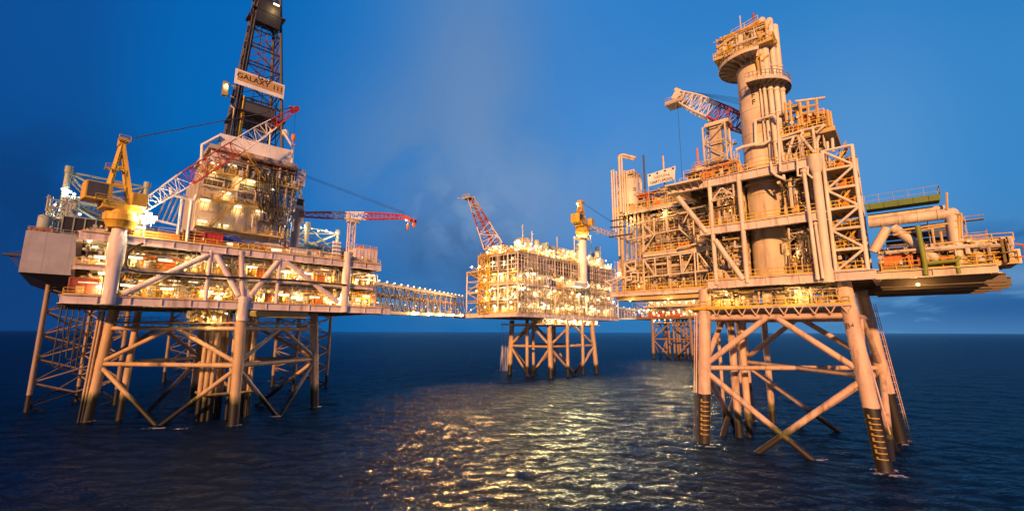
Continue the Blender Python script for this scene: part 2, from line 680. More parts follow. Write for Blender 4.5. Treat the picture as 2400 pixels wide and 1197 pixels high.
def clutter(parent, fr, s0, s1, t0, t1, z0, z1, n, seed, pal, names=None):
    """runs of process pipe, risers, valves and small skids filling one bay; one mesh per paint"""
    rnd = random.Random(seed)
    mbs = {c: MB() for c in pal}
    keys = list(pal)
    for i in range(n):
        b = mbs[rnd.choice(keys)]
        r = rnd.choice((.05, .06, .08, .1, .13, .18, .26))
        s = rnd.uniform(s0, s1); t = rnd.uniform(t0, t1)
        k = rnd.random()
        if k < .34:
            z = z1 - abs(rnd.gauss(0, .3)) * (z1 - z0)
            z = max(z, z0 + .3)
            s2 = min(s1, s + rnd.uniform(2, 9))
            pts = [fr.p(s, t, z), fr.p(s2, t, z)]
            if rnd.random() < .6:
                pts.append(fr.p(s2, t, max(z0, z - rnd.uniform(.8, 3))))
            b.path(pts, r, 6)
        elif k < .60:
            za = rnd.uniform(z0, z0 + .4 * (z1 - z0)); zb = rnd.uniform(za + .5, z1)
            b.tube(fr.p(s, t, za), fr.p(s, t, zb), r, 6)
            for q in range(rnd.randint(0, 2)):
                zz = rnd.uniform(za, zb)
                b.tube(fr.p(s, t, zz), fr.p(s, t, zz + .12), r * 1.9, 8)
        elif k < .72:
            b.tube(fr.p(s, t0, z1 - rnd.uniform(.2, 1.2)), fr.p(s, t1, z1 - rnd.uniform(.2, 1.2)), r, 6)
        elif k < .86:
            z = z0 + rnd.uniform(.2, .45 * (z1 - z0))
            b.ball(fr.p(s, t, z), rnd.uniform(.18, .5), 8, 5)
            b.tube(fr.p(s, t, z0), fr.p(s, t, z + .9), .09, 5)
            b.tube(fr.p(s, t - .1, z + .8), fr.p(s, t + .1, z + .8), .32, 8)
        else:
            hh = rnd.uniform(.6, 1.9); ww = rnd.uniform(.4, 1.1)
            b.fbox(fr, s, s + ww, t, t + rnd.uniform(.4, .9), z0 + .02, z0 + hh)
            b.fbox(fr, s + .1, s + ww - .1, t - .04, t - .003, z0 + .2, z0 + hh - .15)
    out_ = []
    for c in pal:
        if mbs[c].v:
            o = mbs[c].build('process_piping', M[c], parent)
            tag(o, kind='stuff')
            out_.append(o)
    return out_


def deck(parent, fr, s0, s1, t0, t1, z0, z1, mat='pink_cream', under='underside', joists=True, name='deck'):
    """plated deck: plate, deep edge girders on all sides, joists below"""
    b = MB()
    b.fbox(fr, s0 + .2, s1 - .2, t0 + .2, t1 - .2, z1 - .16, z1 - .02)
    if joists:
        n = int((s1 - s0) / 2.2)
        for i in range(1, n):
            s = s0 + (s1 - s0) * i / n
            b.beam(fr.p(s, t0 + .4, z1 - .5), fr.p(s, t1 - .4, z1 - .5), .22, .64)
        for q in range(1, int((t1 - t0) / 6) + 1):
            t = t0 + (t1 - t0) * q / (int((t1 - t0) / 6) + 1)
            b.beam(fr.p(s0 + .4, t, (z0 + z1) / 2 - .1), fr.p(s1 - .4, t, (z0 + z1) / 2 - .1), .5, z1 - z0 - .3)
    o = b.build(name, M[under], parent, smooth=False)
    g = MB()
    h = z1 - z0; zc = (z0 + z1) / 2
    for a, c in (((s0, t0), (s1, t0)), ((s0, t1), (s1, t1)), ((s0, t0 + .42), (s0, t1 - .42)), ((s1, t0 + .42), (s1, t1 - .42))):
        g.ibeam(fr.p(*a, zc), fr.p(*c, zc), .8 if h > 1 else .5, h)
    k = int((s1 - s0) / 4.1)
    for i in range(1, k):                      # web stiffeners on the outer face
        s = s0 + (s1 - s0) * i / k
        g.fbox(fr, s - .05, s + .05, t0 - .34 * (1 if h > 1 else .6), t0 - .15, z0 + .13, z1 - .13)
    go = g.build('edge_girder', M[mat], parent, smooth=False)
    return o


def jacket(parent, base, top, zt, zm, zb, rl, rb, mat_leg, mat_brace, zlow=-3.0, xlow=False, plan_x=False, faces=None):
    """four battered legs, horizontals at zt, inverted V braces to zm, V (or X) braces below"""
    legs = []
    for a, c in zip(base, top):
        d = (c - a) / (c.z - a.z)
        foot = a + d * (zlow - a.z)
        b = MB()
        b.tube(foot, c, rl, 20)
        zz = zlow + 3
        z = 4.2
        while z < c.z:                       # weld seams
            q = a + d * (z - a.z)
            b.tube(q, q + d * .1, rl * 1.02, 20)
            z += 2.9
        for z in (zm, zt):
            q = a + d * (z - a.z)
            b.tube(q - d * 1.1, q + d * 1.1, rl * 1.06, 20)
        b.build('leg', mat_leg, parent)
        legs.append((a, d))

    def at(i, z):
        a, d = legs[i % len(legs)]
        return a + d * (z - a.z)
    nl = len(base)
    for i in (faces or range(nl)):
        j = (i + 1) % nl
        MB().tube(at(i, zt), at(j, zt), rb, 12).build('horizontal_brace', mat_brace, parent)
        if not plan_x:
            MB().tube(at(i, zm), at(j, zm), rb, 12).build('horizontal_brace', mat_brace, parent)
        m = (at(i, zt) + at(j, zt)) / 2
        e = (at(j, zt) - at(i, zt)).normalized() * (rb * 1.2)
        for k, sg in ((i, -1), (j, 1)):
            b = MB()
            b.tube(m + e * sg, at(k, zm + .4), rb, 12)
            b.build('diagonal_brace', mat_brace, parent)
        m2 = (at(i, zb) + at(j, zb)) / 2
        if xlow:
            for k in (i, j):
                p = at(k, zm - .4)
                q = p + (m2 - p) * ((p.z - zlow) / (p.z - m2.z))
                MB().tube(p, q, rb, 12).build('diagonal_brace', mat_brace, parent)
        else:
            for k in (i, j):
                p = at(k, zm - .4)
                MB().tube(p, p + (m2 - p) * ((p.z - zlow) / (p.z - m2.z)), rb, 12).build('diagonal_brace', mat_brace, parent)
    if plan_x:
        for i in (0, 1):
            MB().tube(at(i, zm - i * .01), at(i + 2, zm - i * .01), rb * .85, 12).build('plan_brace', mat_brace, parent)
    return at


def lattice(p, q, w0, w1, bays, rc, rl, bands, parent, up=(0, 0, 1), h0=None, h1=None, name='boom_section', wm=None):
    """four-chord lattice between p and q; bands: list of (end fraction, material name) -> one mesh per band"""
    p = Vector(p); q = Vector(q)
    d = (q - p).normalized()
    a = d.cross(Vector(up)).normalized()
    b = a.cross(d)
    h0 = w0 if h0 is None else h0; h1 = w1 if h1 is None else h1

    def cs(f):
        if wm is not None:            # widest in the middle third
            k = min(1, f / .25, (1 - f) / .3)
            w = (w0 * (1 - f) + w1 * f) * (1 - k) + wm * k; h = w
        else:
            w = w0 * (1 - f) + w1 * f; h = h0 * (1 - f) + h1 * f
        c = p.lerp(q, f)
        return [c - a * w / 2 - b * h / 2, c + a * w / 2 - b * h / 2, c + a * w / 2 + b * h / 2, c - a * w / 2 + b * h / 2]
    f0 = 0.0
    i = 0
    for f1_, mname in bands:
        mb = MB()
        while i < bays and (i + .5) / bays < f1_:
            A = cs(i / bays); B = cs((i + 1) / bays)
            for k in range(4):
                mb.tube(A[k], B[k], rc, 6)
                k2 = (k + 1) % 4
                mb.tube(A[k], A[k2], rl, 5)
                if (i + k) % 2: mb.tube(A[k], B[k2], rl, 5)
                else: mb.tube(A[k2], B[k], rl, 5)
            i += 1
        if mb.v:
            mb.build(name, M[mname], parent)
    return cs


def plain_tower(mb, fr, s0, s1, t0, t1, z0, z1, bays, rp, rb):
    """square tower of posts, rings and single diagonals"""
    cs = [(s0, t0), (s1, t0), (s1, t1), (s0, t1)]
    for c in cs:
        mb.tube(fr.p(*c, z0), fr.p(*c, z1), rp, 8)
    for i in range(bays + 1):
        z = z0 + (z1 - z0) * i / bays
        zn = z0 + (z1 - z0) * (i + 1) / bays
        for k in range(4):
            a, b = cs[k], cs[(k + 1) % 4]
            mb.tube(fr.p(*a, z), fr.p(*b, z), rb, 6)
            if i < bays:
                if (i + k) % 2: mb.tube(fr.p(*a, z), fr.p(*b, zn), rb, 6)
                else: mb.tube(fr.p(*b, z), fr.p(*a, zn), rb, 6)


GAP = .012


def container(label, fr, s, t, z, L=6.0, Wd=2.4, Hh=2.6, mat='red', rot=0.0, cat='container', group='freight containers on the platforms'):
    e = thing('container', label, cat, fr.p(s, t, z + GAP), fr.rot + rot, group)
    b = MB()
    n = max(6, int(L / .35))
    for i in range(n):
        x0 = -L / 2 + .12 + (L - .24) * i / n; x1 = -L / 2 + .12 + (L - .24) * (i + 1) / n
        dd = .05 if i % 2 else 0
        b.lbox(x0, x1, -Wd / 2 + .06 + dd, Wd / 2 - .06 - dd, .15, Hh - .12)
    b.build('body', M[mat], e, space='local', smooth=False)
    f = MB()
    for sx in (-1, 1):
        for sy in (-1, 1):
            f.lbox(sx * L / 2 - .1, sx * L / 2 + .1, sy * Wd / 2 - .1, sy * Wd / 2 + .1, 0, Hh)
    for zz in (.08, Hh - .08):
        for sy in (-1, 1):
            f.lbox(-L / 2 + .1, L / 2 - .1, sy * Wd / 2 - .08, sy * Wd / 2 + .08, zz - .07, zz + .07)
        for sx in (-1, 1):
            f.lbox(sx * L / 2 - .08, sx * L / 2 + .08, -Wd / 2 + .1, Wd / 2 - .1, zz - .07, zz + .07)
    f.build('frame', M[mat], e, space='local', smooth=False)
    for sy in (-1, 1):
        d = MB()
        d.lbox(L / 2 - .02, L / 2 + .05, (.03 if sy > 0 else -Wd / 2 + .12), (Wd / 2 - .12 if sy > 0 else -.03), .17, Hh - .17)
        d.tube((L / 2 + .09, sy * .4, .2), (L / 2 + .09, sy * .4, Hh - .2), .03, 5)
        d.build('door', M[mat], e, space='local', smooth=False)
    return e


def tank(name, label, cat, fr, s, t, z, r, hgt, mat='cream', horizontal=False, group=None, rail='yellow_rail'):
    e = thing(name, label, cat, fr.p(s, t, z + GAP), fr.rot, group)
    if horizontal:
        b = MB()
        pr = [(.05, -hgt / 2)] + [(r * math.sin(k * math.pi / 8), -hgt / 2 + r * .5 * (1 - math.cos(k * math.pi / 8))) for k in range(1, 5)]
        pr += [(a, -h) for a, h in reversed(pr)]
        b.lathe((0, 0, r + .5), pr, 18, axis=(1, 0, 0))
        b.build('shell', M[mat], e, space='local')
        for sx in (-.3, .3):
            MB().lbox(sx * hgt - .15, sx * hgt + .15, -r * .8, r * .8, 0, r * .7).build('saddle', M[mat], e, space='local', smooth=False)
        MB().tube((0, 0, 2 * r + .3), (0, 0, 2 * r + 1.0), .16, 8).tube((0, 0, 2 * r + .9), (0, 0, 2 * r + 1.02), .28, 10).build('nozzle', M[mat], e, space='local')
    else:
        b = MB()
        b.lathe((0, 0, 0), [(r, .3), (r, hgt * .3), (r * 1.015, hgt * .3 + .02), (r * 1.015, hgt * .3 + .14), (r, hgt * .3 + .16), (r, hgt - r * .4), (r * .8, hgt - r * .15), (r * .35, hgt)], 22)
        b.build('shell', M[mat], e, space='local')
        k = MB()
        for i in range(4):
            an = i * math.pi / 2 + .4
            k.lbox(math.cos(an) * r * .85 - .1, math.cos(an) * r * .85 + .1, math.sin(an) * r * .85 - .1, math.sin(an) * r * .85 + .1, 0, .32)
        k.build('foot', M[mat], e, space='local', smooth=False)
        if rail:
            rl = MB()
            pts = [(math.cos(i * math.pi / 5) * r * .95, math.sin(i * math.pi / 5) * r * .95, hgt - r * .2) for i in range(11)]
            rl.rail(pts, 1.0, .05, 2)
            rl.build('railing', M[rail], e, space='local')
    return e


def text(body, size, mat, parent, loc, rotm, extrude=.02, name='lettering', align='CENTER', spacing=1.0):
    cu = bpy.data.curves.new(name, 'FONT')
    cu.body = body
    cu.size = size
    cu.extrude = extrude
    cu.align_x = align
    cu.align_y = 'CENTER'
    cu.materials.append(M[mat])
    o = bpy.data.objects.new(name, cu)
    COL.objects.link(o)
    cu.space_character = spacing
    bpy.context.view_layer.update()
    me = bpy.data.meshes.new_from_object(o)
    me.name = name
    bpy.data.objects.remove(o)
    bpy.data.curves.remove(cu)
    o = bpy.data.objects.new(name, me)
    COL.objects.link(o)
    o.parent = parent
    o.matrix_local = Matrix.Translation(Vector(loc) - parent_origin(parent)) @ rotm.to_4x4()
    return o


def face_rot(fr):
    """orientation of lettering standing upright on a face with outward normal -w"""
    return Matrix((fr.u, Vector((0, 0, 1)), -fr.w)).transposed()


def crane_gantry(name, label, cat, fr, s, t, z, boom_to, foot_dz, mats, scale=1.0, wm=1.9, bays=22, bands=None, group=None, ga=16.0, tip_drop=None, hook_drop=12.0, ped_r=2.2, cab_side=-1, rot=None, ped_z=None, heel=None):
    """pedestal crane: slewing ring, machinery house, cab, A-frame, lattice boom, pendants and hook"""
    k = scale
    base = fr.p(s, t, z)
    e = thing(name, label, cat, base, 0, group)
    tip = Vector(boom_to)
    d = Vector((tip.x - base.x, tip.y - base.y, 0)).normalized()
    a = Vector((-d.y, d.x, 0))
    loc = Frame(0, 0, 0)
    loc.o = base; loc.u = d; loc.w = a
    y = M[mats]

    def P(x, yy, zz): return base + d * x * k + a * yy * k + Vector((0, 0, zz * k))
    ring = MB().lathe(base, [(ped_r * .8 * k, 0), (ped_r * k, 1.2 * k), (ped_r * 1.12 * k, 1.4 * k), (ped_r * 1.12 * k, 2.6 * k), (ped_r * .95 * k, 2.8 * k), (ped_r * .95 * k, 3.4 * k)], 20)
    ring.build('slewing_ring', y, e)
    MB().fbox_(loc, k, -3.4, 2.6, -1.9, 1.9, 3.42, 4.6).build('turntable', y, e, smooth=False)
    hs = MB().fbox_(loc, k, -6.0, -2.3, -1.9, 1.9, 4.62, 8.0)
    house = hs.build('machinery_house', y, e, smooth=False)
    MB().fbox_(loc, k, -5.8, -3.0, cab_side * 1.9 - .06, cab_side * 1.9 + .06, 5.0, 7.8).build('louvre_panel', M['dark_grey'], house, smooth=False)
    cb = MB().fbox_(loc, k, .4, 2.7, cab_side * 3.1 - .9, cab_side * 3.1 + .9, 4.2, 6.8).build('cab', y, e, smooth=False)
    MB().fbox_(loc, k, 2.68, 2.76, cab_side * 3.1 - .75, cab_side * 3.1 + .75, 4.6, 6.5).build('window', M['black'], cb, smooth=False)
    rl = MB().rail([P(-4.6, -1.9, 4.6), P(-4.6, -2.6, 4.6), P(2.6, -2.6, 4.6), P(2.6, -1.9, 4.6)], 1.0 * k)
    rl.build('railing', y, e)
    top = P(-1.6, 0, ga)
    af = MB()
    for sg in (-1, 1):
        af.beam(P(1.1, 1.25 * sg, 4.6), top + a * .55 * sg * k, .62 * k, .62 * k)
        af.beam(P(-2.9, 1.25 * sg, 4.6), top + a * .55 * sg * k, .5 * k, .5 * k)
    for f in (.3, .58, .8):
        z4 = 4.6 + (ga - 4.6) * f
        w4 = 1.25 * (1 - f) + .55 * f
        af.beam(P(1.1 - 2.7 * f, -w4, z4), P(1.1 - 2.7 * f, w4, z4), .4 * k, .5 * k)
        af.beam(P(-2.9 + 1.3 * f, -w4, z4), P(-2.9 + 1.3 * f, w4, z4), .4 * k, .5 * k)
        af.beam(P(-2.9 + 1.3 * f, -w4, z4), P(1.1 - 2.7 * f, -w4, z4), .3 * k, .4 * k)
        af.beam(P(-2.9 + 1.3 * f, w4, z4), P(1.1 - 2.7 * f, w4, z4), .3 * k, .4 * k)
    af.beam(top - a * .9 * k, top + a * .9 * k, 1.1 * k, 1.5 * k)
    afo = af.build('a_frame', y, e, smooth=False)
    for f in (.5, 1.0):
        hp = MB()
        q = P(-1.6 - 2.6 * (1 - f), 0, 4.6 + (ga - 4.6) * f)
        hp.beam(q - a * 1.4 * k - d * .9 * k, q - a * 1.4 * k + d * .9 * k, 1.0 * k, .12)
        hp.rail([q - a * 1.8 * k - d * .9 * k, q - a * 1.8 * k + d * .9 * k], 1.0 * k, .05)
        hp.build('access_platform', y, e)
    hl = P(2.4, 0, 4.4) if heel is None else Vector(heel)
    cs = lattice(hl, tip, 1.9 * k, 1.0 * k, bays, .13 * k, .07 * k, bands or [(1, mats)], e, wm=wm * k)
    hd = MB()
    dd = (tip - hl).normalized()
    hd.beam(tip, tip + dd * 2.0 * k, 1.1 * k, 1.3 * k)
    hd.tube(tip + dd * 1.4 * k - a * .8 * k, tip + dd * 1.4 * k + a * .8 * k, .75 * k, 10)
    hd.beam(tip + dd * .4 * k + Vector((0, 0, .5 * k)), tip + dd * .4 * k - dd * 1.5 * k + Vector((0, 0, 2.0 * k)), .5 * k, .5 * k)
    hd.build('boom_head', M[(bands or [(1, mats)])[-1][1]], e)
    wr = MB()
    for sg in (-.35, -.12, .12, .35):
        wr.tube(top + a * sg * k + Vector((0, 0, .5 * k)), tip + a * sg * k + Vector((0, 0, 1.2 * k)), .035, 4)
    wr.build('pendant_cable', M['steel_wire'], e)
    hk = tip + dd * 1.6 * k
    MB().tube(hk, hk - Vector((0, 0, hook_drop)), .035, 4).build('hoist_cable', M['steel_wire'], e)
    b = MB()
    b.lathe(hk - Vector((0, 0, hook_drop + 1.8)), [(.1, 0), (.28, .25), (.5, .7), (.5, 1.6), (.2, 1.9)], 10)
    b.path([hk - Vector((0, 0, hook_drop + 1.8)), hk - Vector((0, 0, hook_drop + 2.3)), hk - Vector((0, 0, hook_drop + 2.6)) + d * .35, hk - Vector((0, 0, hook_drop + 2.2)) + d * .55], .1, 6)
    b.build('hook_block', M['orange'], e)
    return e, tip, top


def fbox_(self, fr, k, s0, s1, t0, t1, z0, z1):
    return self.hexa([fr.o + fr.u * a * k + fr.w * b * k + Vector((0, 0, c * k)) for a, b, c in
                      ((s0, t0, z0), (s1, t0, z0), (s1, t1, z0), (s0, t1, z0), (s0, t0, z1), (s1, t0, z1), (s1, t1, z1), (s0, t1, z1))])


MB.fbox_ = fbox_

# ================================================================== LEFT PRODUCTION PLATFORM
rnd = random.Random(11)
lp = thing('production_platform', 'pale three-level platform on a brown jacket, the derrick rising behind its lamp-lit decks', 'oil platform', LP.p(0, 12, 0))
V = Vector
jb = [LP.p(-.1, -.6), LP.p(19.6, 11.0), LP.p(-.7, 36), LP.p(-20.2, 23.8)]
jt = [LP.p(-.3, .5, 22.3), LP.p(18.0, 11.6, 22.3), LP.p(-.7, 34.8, 22.3), LP.p(-18.7, 23.2, 22.3)]
lpat = jacket(lp, jb, jt, 18.5, 11.3, -.6, .92, .43, M['jacket_brown'], M['jacket_brown'])
# outer risers beside the left leg and one thin leg behind it
for ds, dt, r in ((-1.5, 0, .2), (-1.95, .3, .22), (-1.2, .9, .18), (4.0, -2.5, .62), (22, 2, .45)):
    MB().tube(LP.p(-19.6 + ds, 23.4 + dt, -3), LP.p(-18.9 + ds, 23.0 + dt, 22), r, 10).build('riser', M['jacket_brown'], lp)
# two bundles of conductors and caissons
for (xa, xb, n, t0) in ((474, 530, 9, 9.0), (541, 594, 12, 8.5)):
    for i in range(n):
        px = xa + (xb - xa) * (i + .5) / n
        t = t0 + rnd.uniform(0, 5.5)
        q = LP.pick(t, px, 850)
        s, _ = LP.st(q)
        r = rnd.choice((.28, .34, .42, .5))
        MB().tube(LP.p(s, t, -3), LP.p(s, t, 22.4), r, 12).tube(LP.p(s, t, 17.2), LP.p(s, t, 17.9), r * 1.35, 12).build('conductor', M['jacket_brown'], lp)
# guide frames of the conductors
b = MB()
for z in (5.2, 11.3, 18.5):
    for s0, s1, t0, t1 in ((-4, 6, 8, 8), (-4, 6, 15, 15), (-4, -4, 8, 15), (6, 6, 8, 15)):
        b.tube(LP.p(s0, t0, z), LP.p(s1, t1, z), .28, 8)
b.build('conductor_guide', M['jacket_brown'], lp)
# catwalk above the upper jacket brace
b = MB(); r_ = MB()
for i, j in ((3, 0), (0, 1), (2, 3), (1, 2)):
    p, q = lpat(i, 18.5), lpat(j, 18.5)
    up = V((0, 0, 1.1))
    b.beam(p + up, q + up, 1.3, .22)
    n = 9
    for k in range(1, n):
        b.tube(p.lerp(q, k / n), p.lerp(q, k / n) + up, .07, 5)
    r_.rail([p + up * 1.1, q + up * 1.1], 1.15, .05)
b.build('catwalk', M['jacket_brown'], lp, smooth=False)
r_.build('railing', M['rust_steel'], lp)
# decks
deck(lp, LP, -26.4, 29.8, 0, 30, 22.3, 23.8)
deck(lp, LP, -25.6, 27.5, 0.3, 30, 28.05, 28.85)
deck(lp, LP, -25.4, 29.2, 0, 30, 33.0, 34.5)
MB().fbox(LP, 29.0, 32.5, .2, 5, 22.2, 23.7).build('landing', M['pink_cream'], lp, smooth=False)
# orange toe boards along the front of each deck
for s0, s1, z in ((-26.3, 31.5, 23.82), (-25.4, 27.2, 28.87), (-25.2, 29.0, 34.52)):
    MB().fbox(LP, s0, s1, -.1, -.02, z, z + .22).build('toe_board', M['yellow'], lp, smooth=False)
# columns
MB().lathe(LP.p(-20.6, 0, 22.4), [(1.0, 0), (1.0, 6), (1.25, 8), (1.32, 11), (1.05, 12.5), (1.05, 13.6)], 22).build('column', M['pink_cream'], lp)
MB().lathe(LP.p(20.5, 0, 22.4), [(.85, 0), (.85, 5), (1.0, 7), (1.0, 9), (.85, 10.5), (.85, 14.2)], 20).build('column', M['pink_cream'], lp)
MB().tube(LP.p(-.4, 0, 22.4), LP.p(-1.7, 0, 34.0), .5, 14).tube(LP.p(-.3, -.1, 20), LP.p(-.35, -.1, 24.8), .95, 18).build('column', M['pink_cream'], lp)
for px in (490, 655):
    a = LP.pick(0, px - 6, 712); c = LP.pick(0, px, 592)
    s, _ = LP.st((a + c) / 2)
    MB().tube(LP.p(s, 0, 23.7), LP.p(s, 0, 33.4), .36, 12).build('column', M['pink_cream'], lp)
for s in (-20.6, -.5, 20.5):
    for t in (15, 29.6):
        MB().tube(LP.p(s, t, 22.4), LP.p(s, t, 34), .6, 12).build('column', M['pink_cream'], lp)
# front diagonals, drawn on the front face
for (ax, ay, cx, cy) in ((287, 690, 488, 598), (508, 598, 560, 692), (588, 692, 652, 612), (668, 612, 792, 708)):
    a, c = LP.pick(0, ax, ay), LP.pick(0, cx, cy)
    MB().tube(a, c, .55, 16).build('diagonal_brace', M['pink_cream'], lp)
for (px, py) in ((495, 598), (660, 614), (573, 690)):
    q = LP.pick(-.05, px, py); s, _ = LP.st(q)
    MB().slab([LP.p(s - 2, -.1, q.z + .6), LP.p(s + 2, -.1, q.z + .6), LP.p(s + .8, -.1, q.z - 1.3), LP.p(s - .8, -.1, q.z - 1.3)] if py < 650 else
              [LP.p(s - 1.8, -.1, q.z - 1.1), LP.p(s + 1.8, -.1, q.z - 1.1), LP.p(s + .7, -.1, q.z + 1.2), LP.p(s - .7, -.1, q.z + 1.2)], LP.w * .2).build('gusset', M['pink_cream'], lp, smooth=False)
# black hose looping down the left column and running along the mid deck
MB().path([LP.pick(-.9, x, y) for x, y in ((336, 570), (318, 577), (300, 592), (295, 615), (300, 630), (320, 637), (470, 646), (690, 657), (812, 668))], .2, 8).build('drain_hose', M['black'], lp)
# bulkhead behind the equipment and the inner trusses
for z0, z1 in ((23.8, 28.1), (28.9, 33.1)):
    b = MB()
    n = 60
    for i in range(n):
        s0 = -18 + 44 * i / n
        b.fbox(LP, s0, s0 + 44 / n - .02, 15.0 + .12 * (i % 2), 15.5, z0, z1)
    b.build('bulkhead', M['bulkhead'], lp, smooth=False)
# equipment on the two process decks
for z0, z1, sd in ((23.85, 27.9, 1), (28.9, 32.9, 2)):
    clutter(lp, LP, -25, -21.8, 1.5, 13, z0, z1, 40, 10 + sd, ('cream', 'mustard', 'grey', 'white'))
    clutter(lp, LP, -19, 19.5, 1.2, 13.5, z0, z1, 560, sd, ('cream', 'yellow', 'mustard', 'white', 'olive', 'grey', 'orange'))
    clutter(lp, LP, 21.5, 29, 1.0, 10, z0, z1, 120, 20 + sd, ('cream', 'yellow', 'white', 'orange'))
    b = MB()
    rr = random.Random(40 + sd)
    for k in range(9):                        # pipe racks hung under the deck above
        z = z1 - .25 - .22 * (k % 4) - .5 * (k // 4)
        s0 = rr.uniform(-19, 2); s1 = rr.uniform(s0 + 8, 20)
        b.tube(LP.p(s0, .9 + k * .35, z), LP.p(s1, .9 + k * .35, z), .12, 6)
    for s in range(-18, 20, 3):
        b.tube(LP.p(s, .7, z1 - 1.5), LP.p(s, .7, z1 + .1), .07, 5)
    for s in range(-18, 20, 3):
        b.beam(LP.p(s, .6, z1 - 1.5), LP.p(s, 4.5, z1 - 1.5), .1, .1)
    b.build('pipe_rack', M['cream'], lp)
clutter(lp, LP, -19.5, 28, 1, 9, 34.6, 36.3, 190, 31, ('cream', 'orange', 'red_brown', 'yellow', 'grey'))
clutter(lp, LP, -24.8, -22, 1, 8, 34.6, 36.0, 30, 32, ('cream', 'white', 'grey'))
# cellar equipment under the lower deck
clutter(lp, LP, -9, -3, 2, 8, 19.8, 22.2, 60, 33, ('mustard', 'cream', 'yellow'))
MB().fbox(LP, 2.5, 13, 1.5, 6, 21.2, 22.25).fbox(LP, 2.8, 12.7, 1.6, 5.9, 20.9, 21.19).build('cellar_tray', M['mustard'], lp, smooth=False)
# railings
for z, s0, s1 in ((23.8, -26.3, -21.8), (28.85, -25.5, -21.8), (34.5, -19, 20), (23.8, 21.7, 32), (28.85, 21.7, 27), (34.5, 21.6, 29)):
    MB().rail([LP.p(s0, .0, z), LP.p(s1, .0, z)]).build('railing', M['yellow_rail'], lp)
for z in (23.8, 28.85):
    MB().rail([LP.p(-19.4, .1, z), LP.p(19.4, .1, z)], 1.1, .04).build('railing', M['yellow_rail'], lp)
MB().rail([LP.p(-26.3, 0, 23.8), LP.p(-26.3, 20, 23.8)]).rail([LP.p(-25.4, 0, 28.85), LP.p(-25.4, 20, 28.85)]).build('railing', M['yellow_rail'], lp)
# monorail frame standing on the top deck left of the tower
b = MB()
pa = [LP.pick(1.5, x, y) for x, y in ((400, 440), (402, 456), (456, 469), (460, 457))]
b.path(pa, .32, 10)
for x, y, x2, y2 in ((428, 463, 420, 530), (450, 468, 424, 580)):
    a = LP.pick(1.5, x, y); s, _ = LP.st(a)
    b.tube(a, LP.p(s, 1.5, 34.5), .3, 10)
b.tube(LP.pick(1.5, 350, 512), LP.pick(1.5, 428, 531), .22, 8)
for x in (372, 386, 398, 410):
    b.tube(LP.pick(5, x - 6, 520), LP.pick(5, x + 22, 455), .16, 6)
b.build('monorail_frame', M['pink_cream'], lp)
# lamps of the platform
for px, py, t in ((318, 604, 1.2), (387, 610, 1.5), (300, 669, 1.2), (392, 677, 1.5), (239, 603, 1.0), (242, 621, 1.2),
                  (590, 626, 1.5), (672, 637, 1.3), (720, 641, 1.2), (665, 691, 1.3), (738, 697, 1.5), (485, 683, 1.6), (860, 694, 1.5), (868, 645, 1.5),
                  (248, 642, 3.0), (490, 562, 1.5), (545, 573, 1.5), (648, 586, 1.5), (730, 590, 2), (840, 603, 2), (325, 533, 1.0), (430, 693, 3), (775, 708, 2)):
    lamp(lp, LP.pick(t, px, py), 'tube', LP.rot + rnd.uniform(-.2, .2), 1.15)
for px, py, t in ((448, 620, 1), (455, 618, 2), (424, 690, 2), (400, 700, 2.4), (602, 648, 2), (697, 655, 2), (702, 648, 2.5), (771, 651, 1.2), (620, 690, 2), (630, 694, 2.4), (612, 700, 3), (800, 690, 1), (798, 700, 1.2),
                  (230, 672, 1.2), (245, 690, 1), (512, 695, 2), (520, 688, 2.5), (575, 687, 2), (835, 655, 1), (838, 700, 1), (700, 690, 3), (762, 700, 2), (210, 565, 2), (228, 555, 2), (345, 555, 2), (355, 700, 3),
                  (480, 745, 4), (500, 742, 5), (530, 735, 4)):
    lamp(lp, LP.pick(t, px, py), 'bulb', 0, .72)
for s in np.linspace(-17, 18, 13):
    for z in (27.6, 32.6):
        lamp(lp, LP.p(float(s), 8.5 + rnd.uniform(-2, 2), z), 'tube', LP.rot, 1.1)

# things standing on the left platform
container('dark red container at the far left end of the lowest lit deck', LP, -24.0, 3.2, 23.8, 3.6, 2.4, 3.0, 'red_brown')
container('small orange container in the left bay of the middle lit deck, near the black hose', LP, -13.2, 2.0, 28.85, 2.4, 1.6, 1.7, 'orange')
container('orange container on the top deck in front of the yellow crane base', LP, -15.3, 2.2, 34.5, 6.5, 2.3, 1.5, 'orange')
container('red-brown container under the thin pipe frame left of the drilling tower', LP, -9.6, 3.0, 34.5, 3.6, 2.3, 2.7, 'red_brown', rot=.05)
container('bright red container on the top deck, beside the folded blue tarpaulin', LP, -6.6, 1.6, 34.5, 3.0, 2.2, 2.6, 'red')
container('long cream container with crimson roof sheet beside the stacked life rafts', LP, 14.6, 2.6, 34.5, 5.5, 2.3, 1.7, 'white')
container('cream box with red markings just right of the drilling tower foot', LP, 9.6, 2.0, 34.5, 3.6, 2.2, 1.6, 'white', rot=.03)
container('orange tote box on the middle lit deck, right of the steel V braces', LP, 2.6, 1.9, 28.85, 1.5, 1.3, 1.9, 'orange', cat='tote box', group='orange tote boxes on the lit decks')
container('orange tote box on the middle lit deck, towards the right crane-rest column', LP, 15.0, 1.9, 28.85, 1.7, 1.3, 1.8, 'orange', cat='tote box', group='orange tote boxes on the lit decks')
container('orange tote box on the lowest lit deck by the foot of the rightmost diagonal', LP, 14.8, 1.9, 23.8, 1.8, 1.3, 1.8, 'orange', cat='tote box', group='orange tote boxes on the lit decks')
container('narrow orange tote box on the lowest lit deck right of the central leg', LP, 4.4, 2.0, 23.8, 1.0, 1.0, 2.1, 'orange', cat='tote box', group='orange tote boxes on the lit decks')
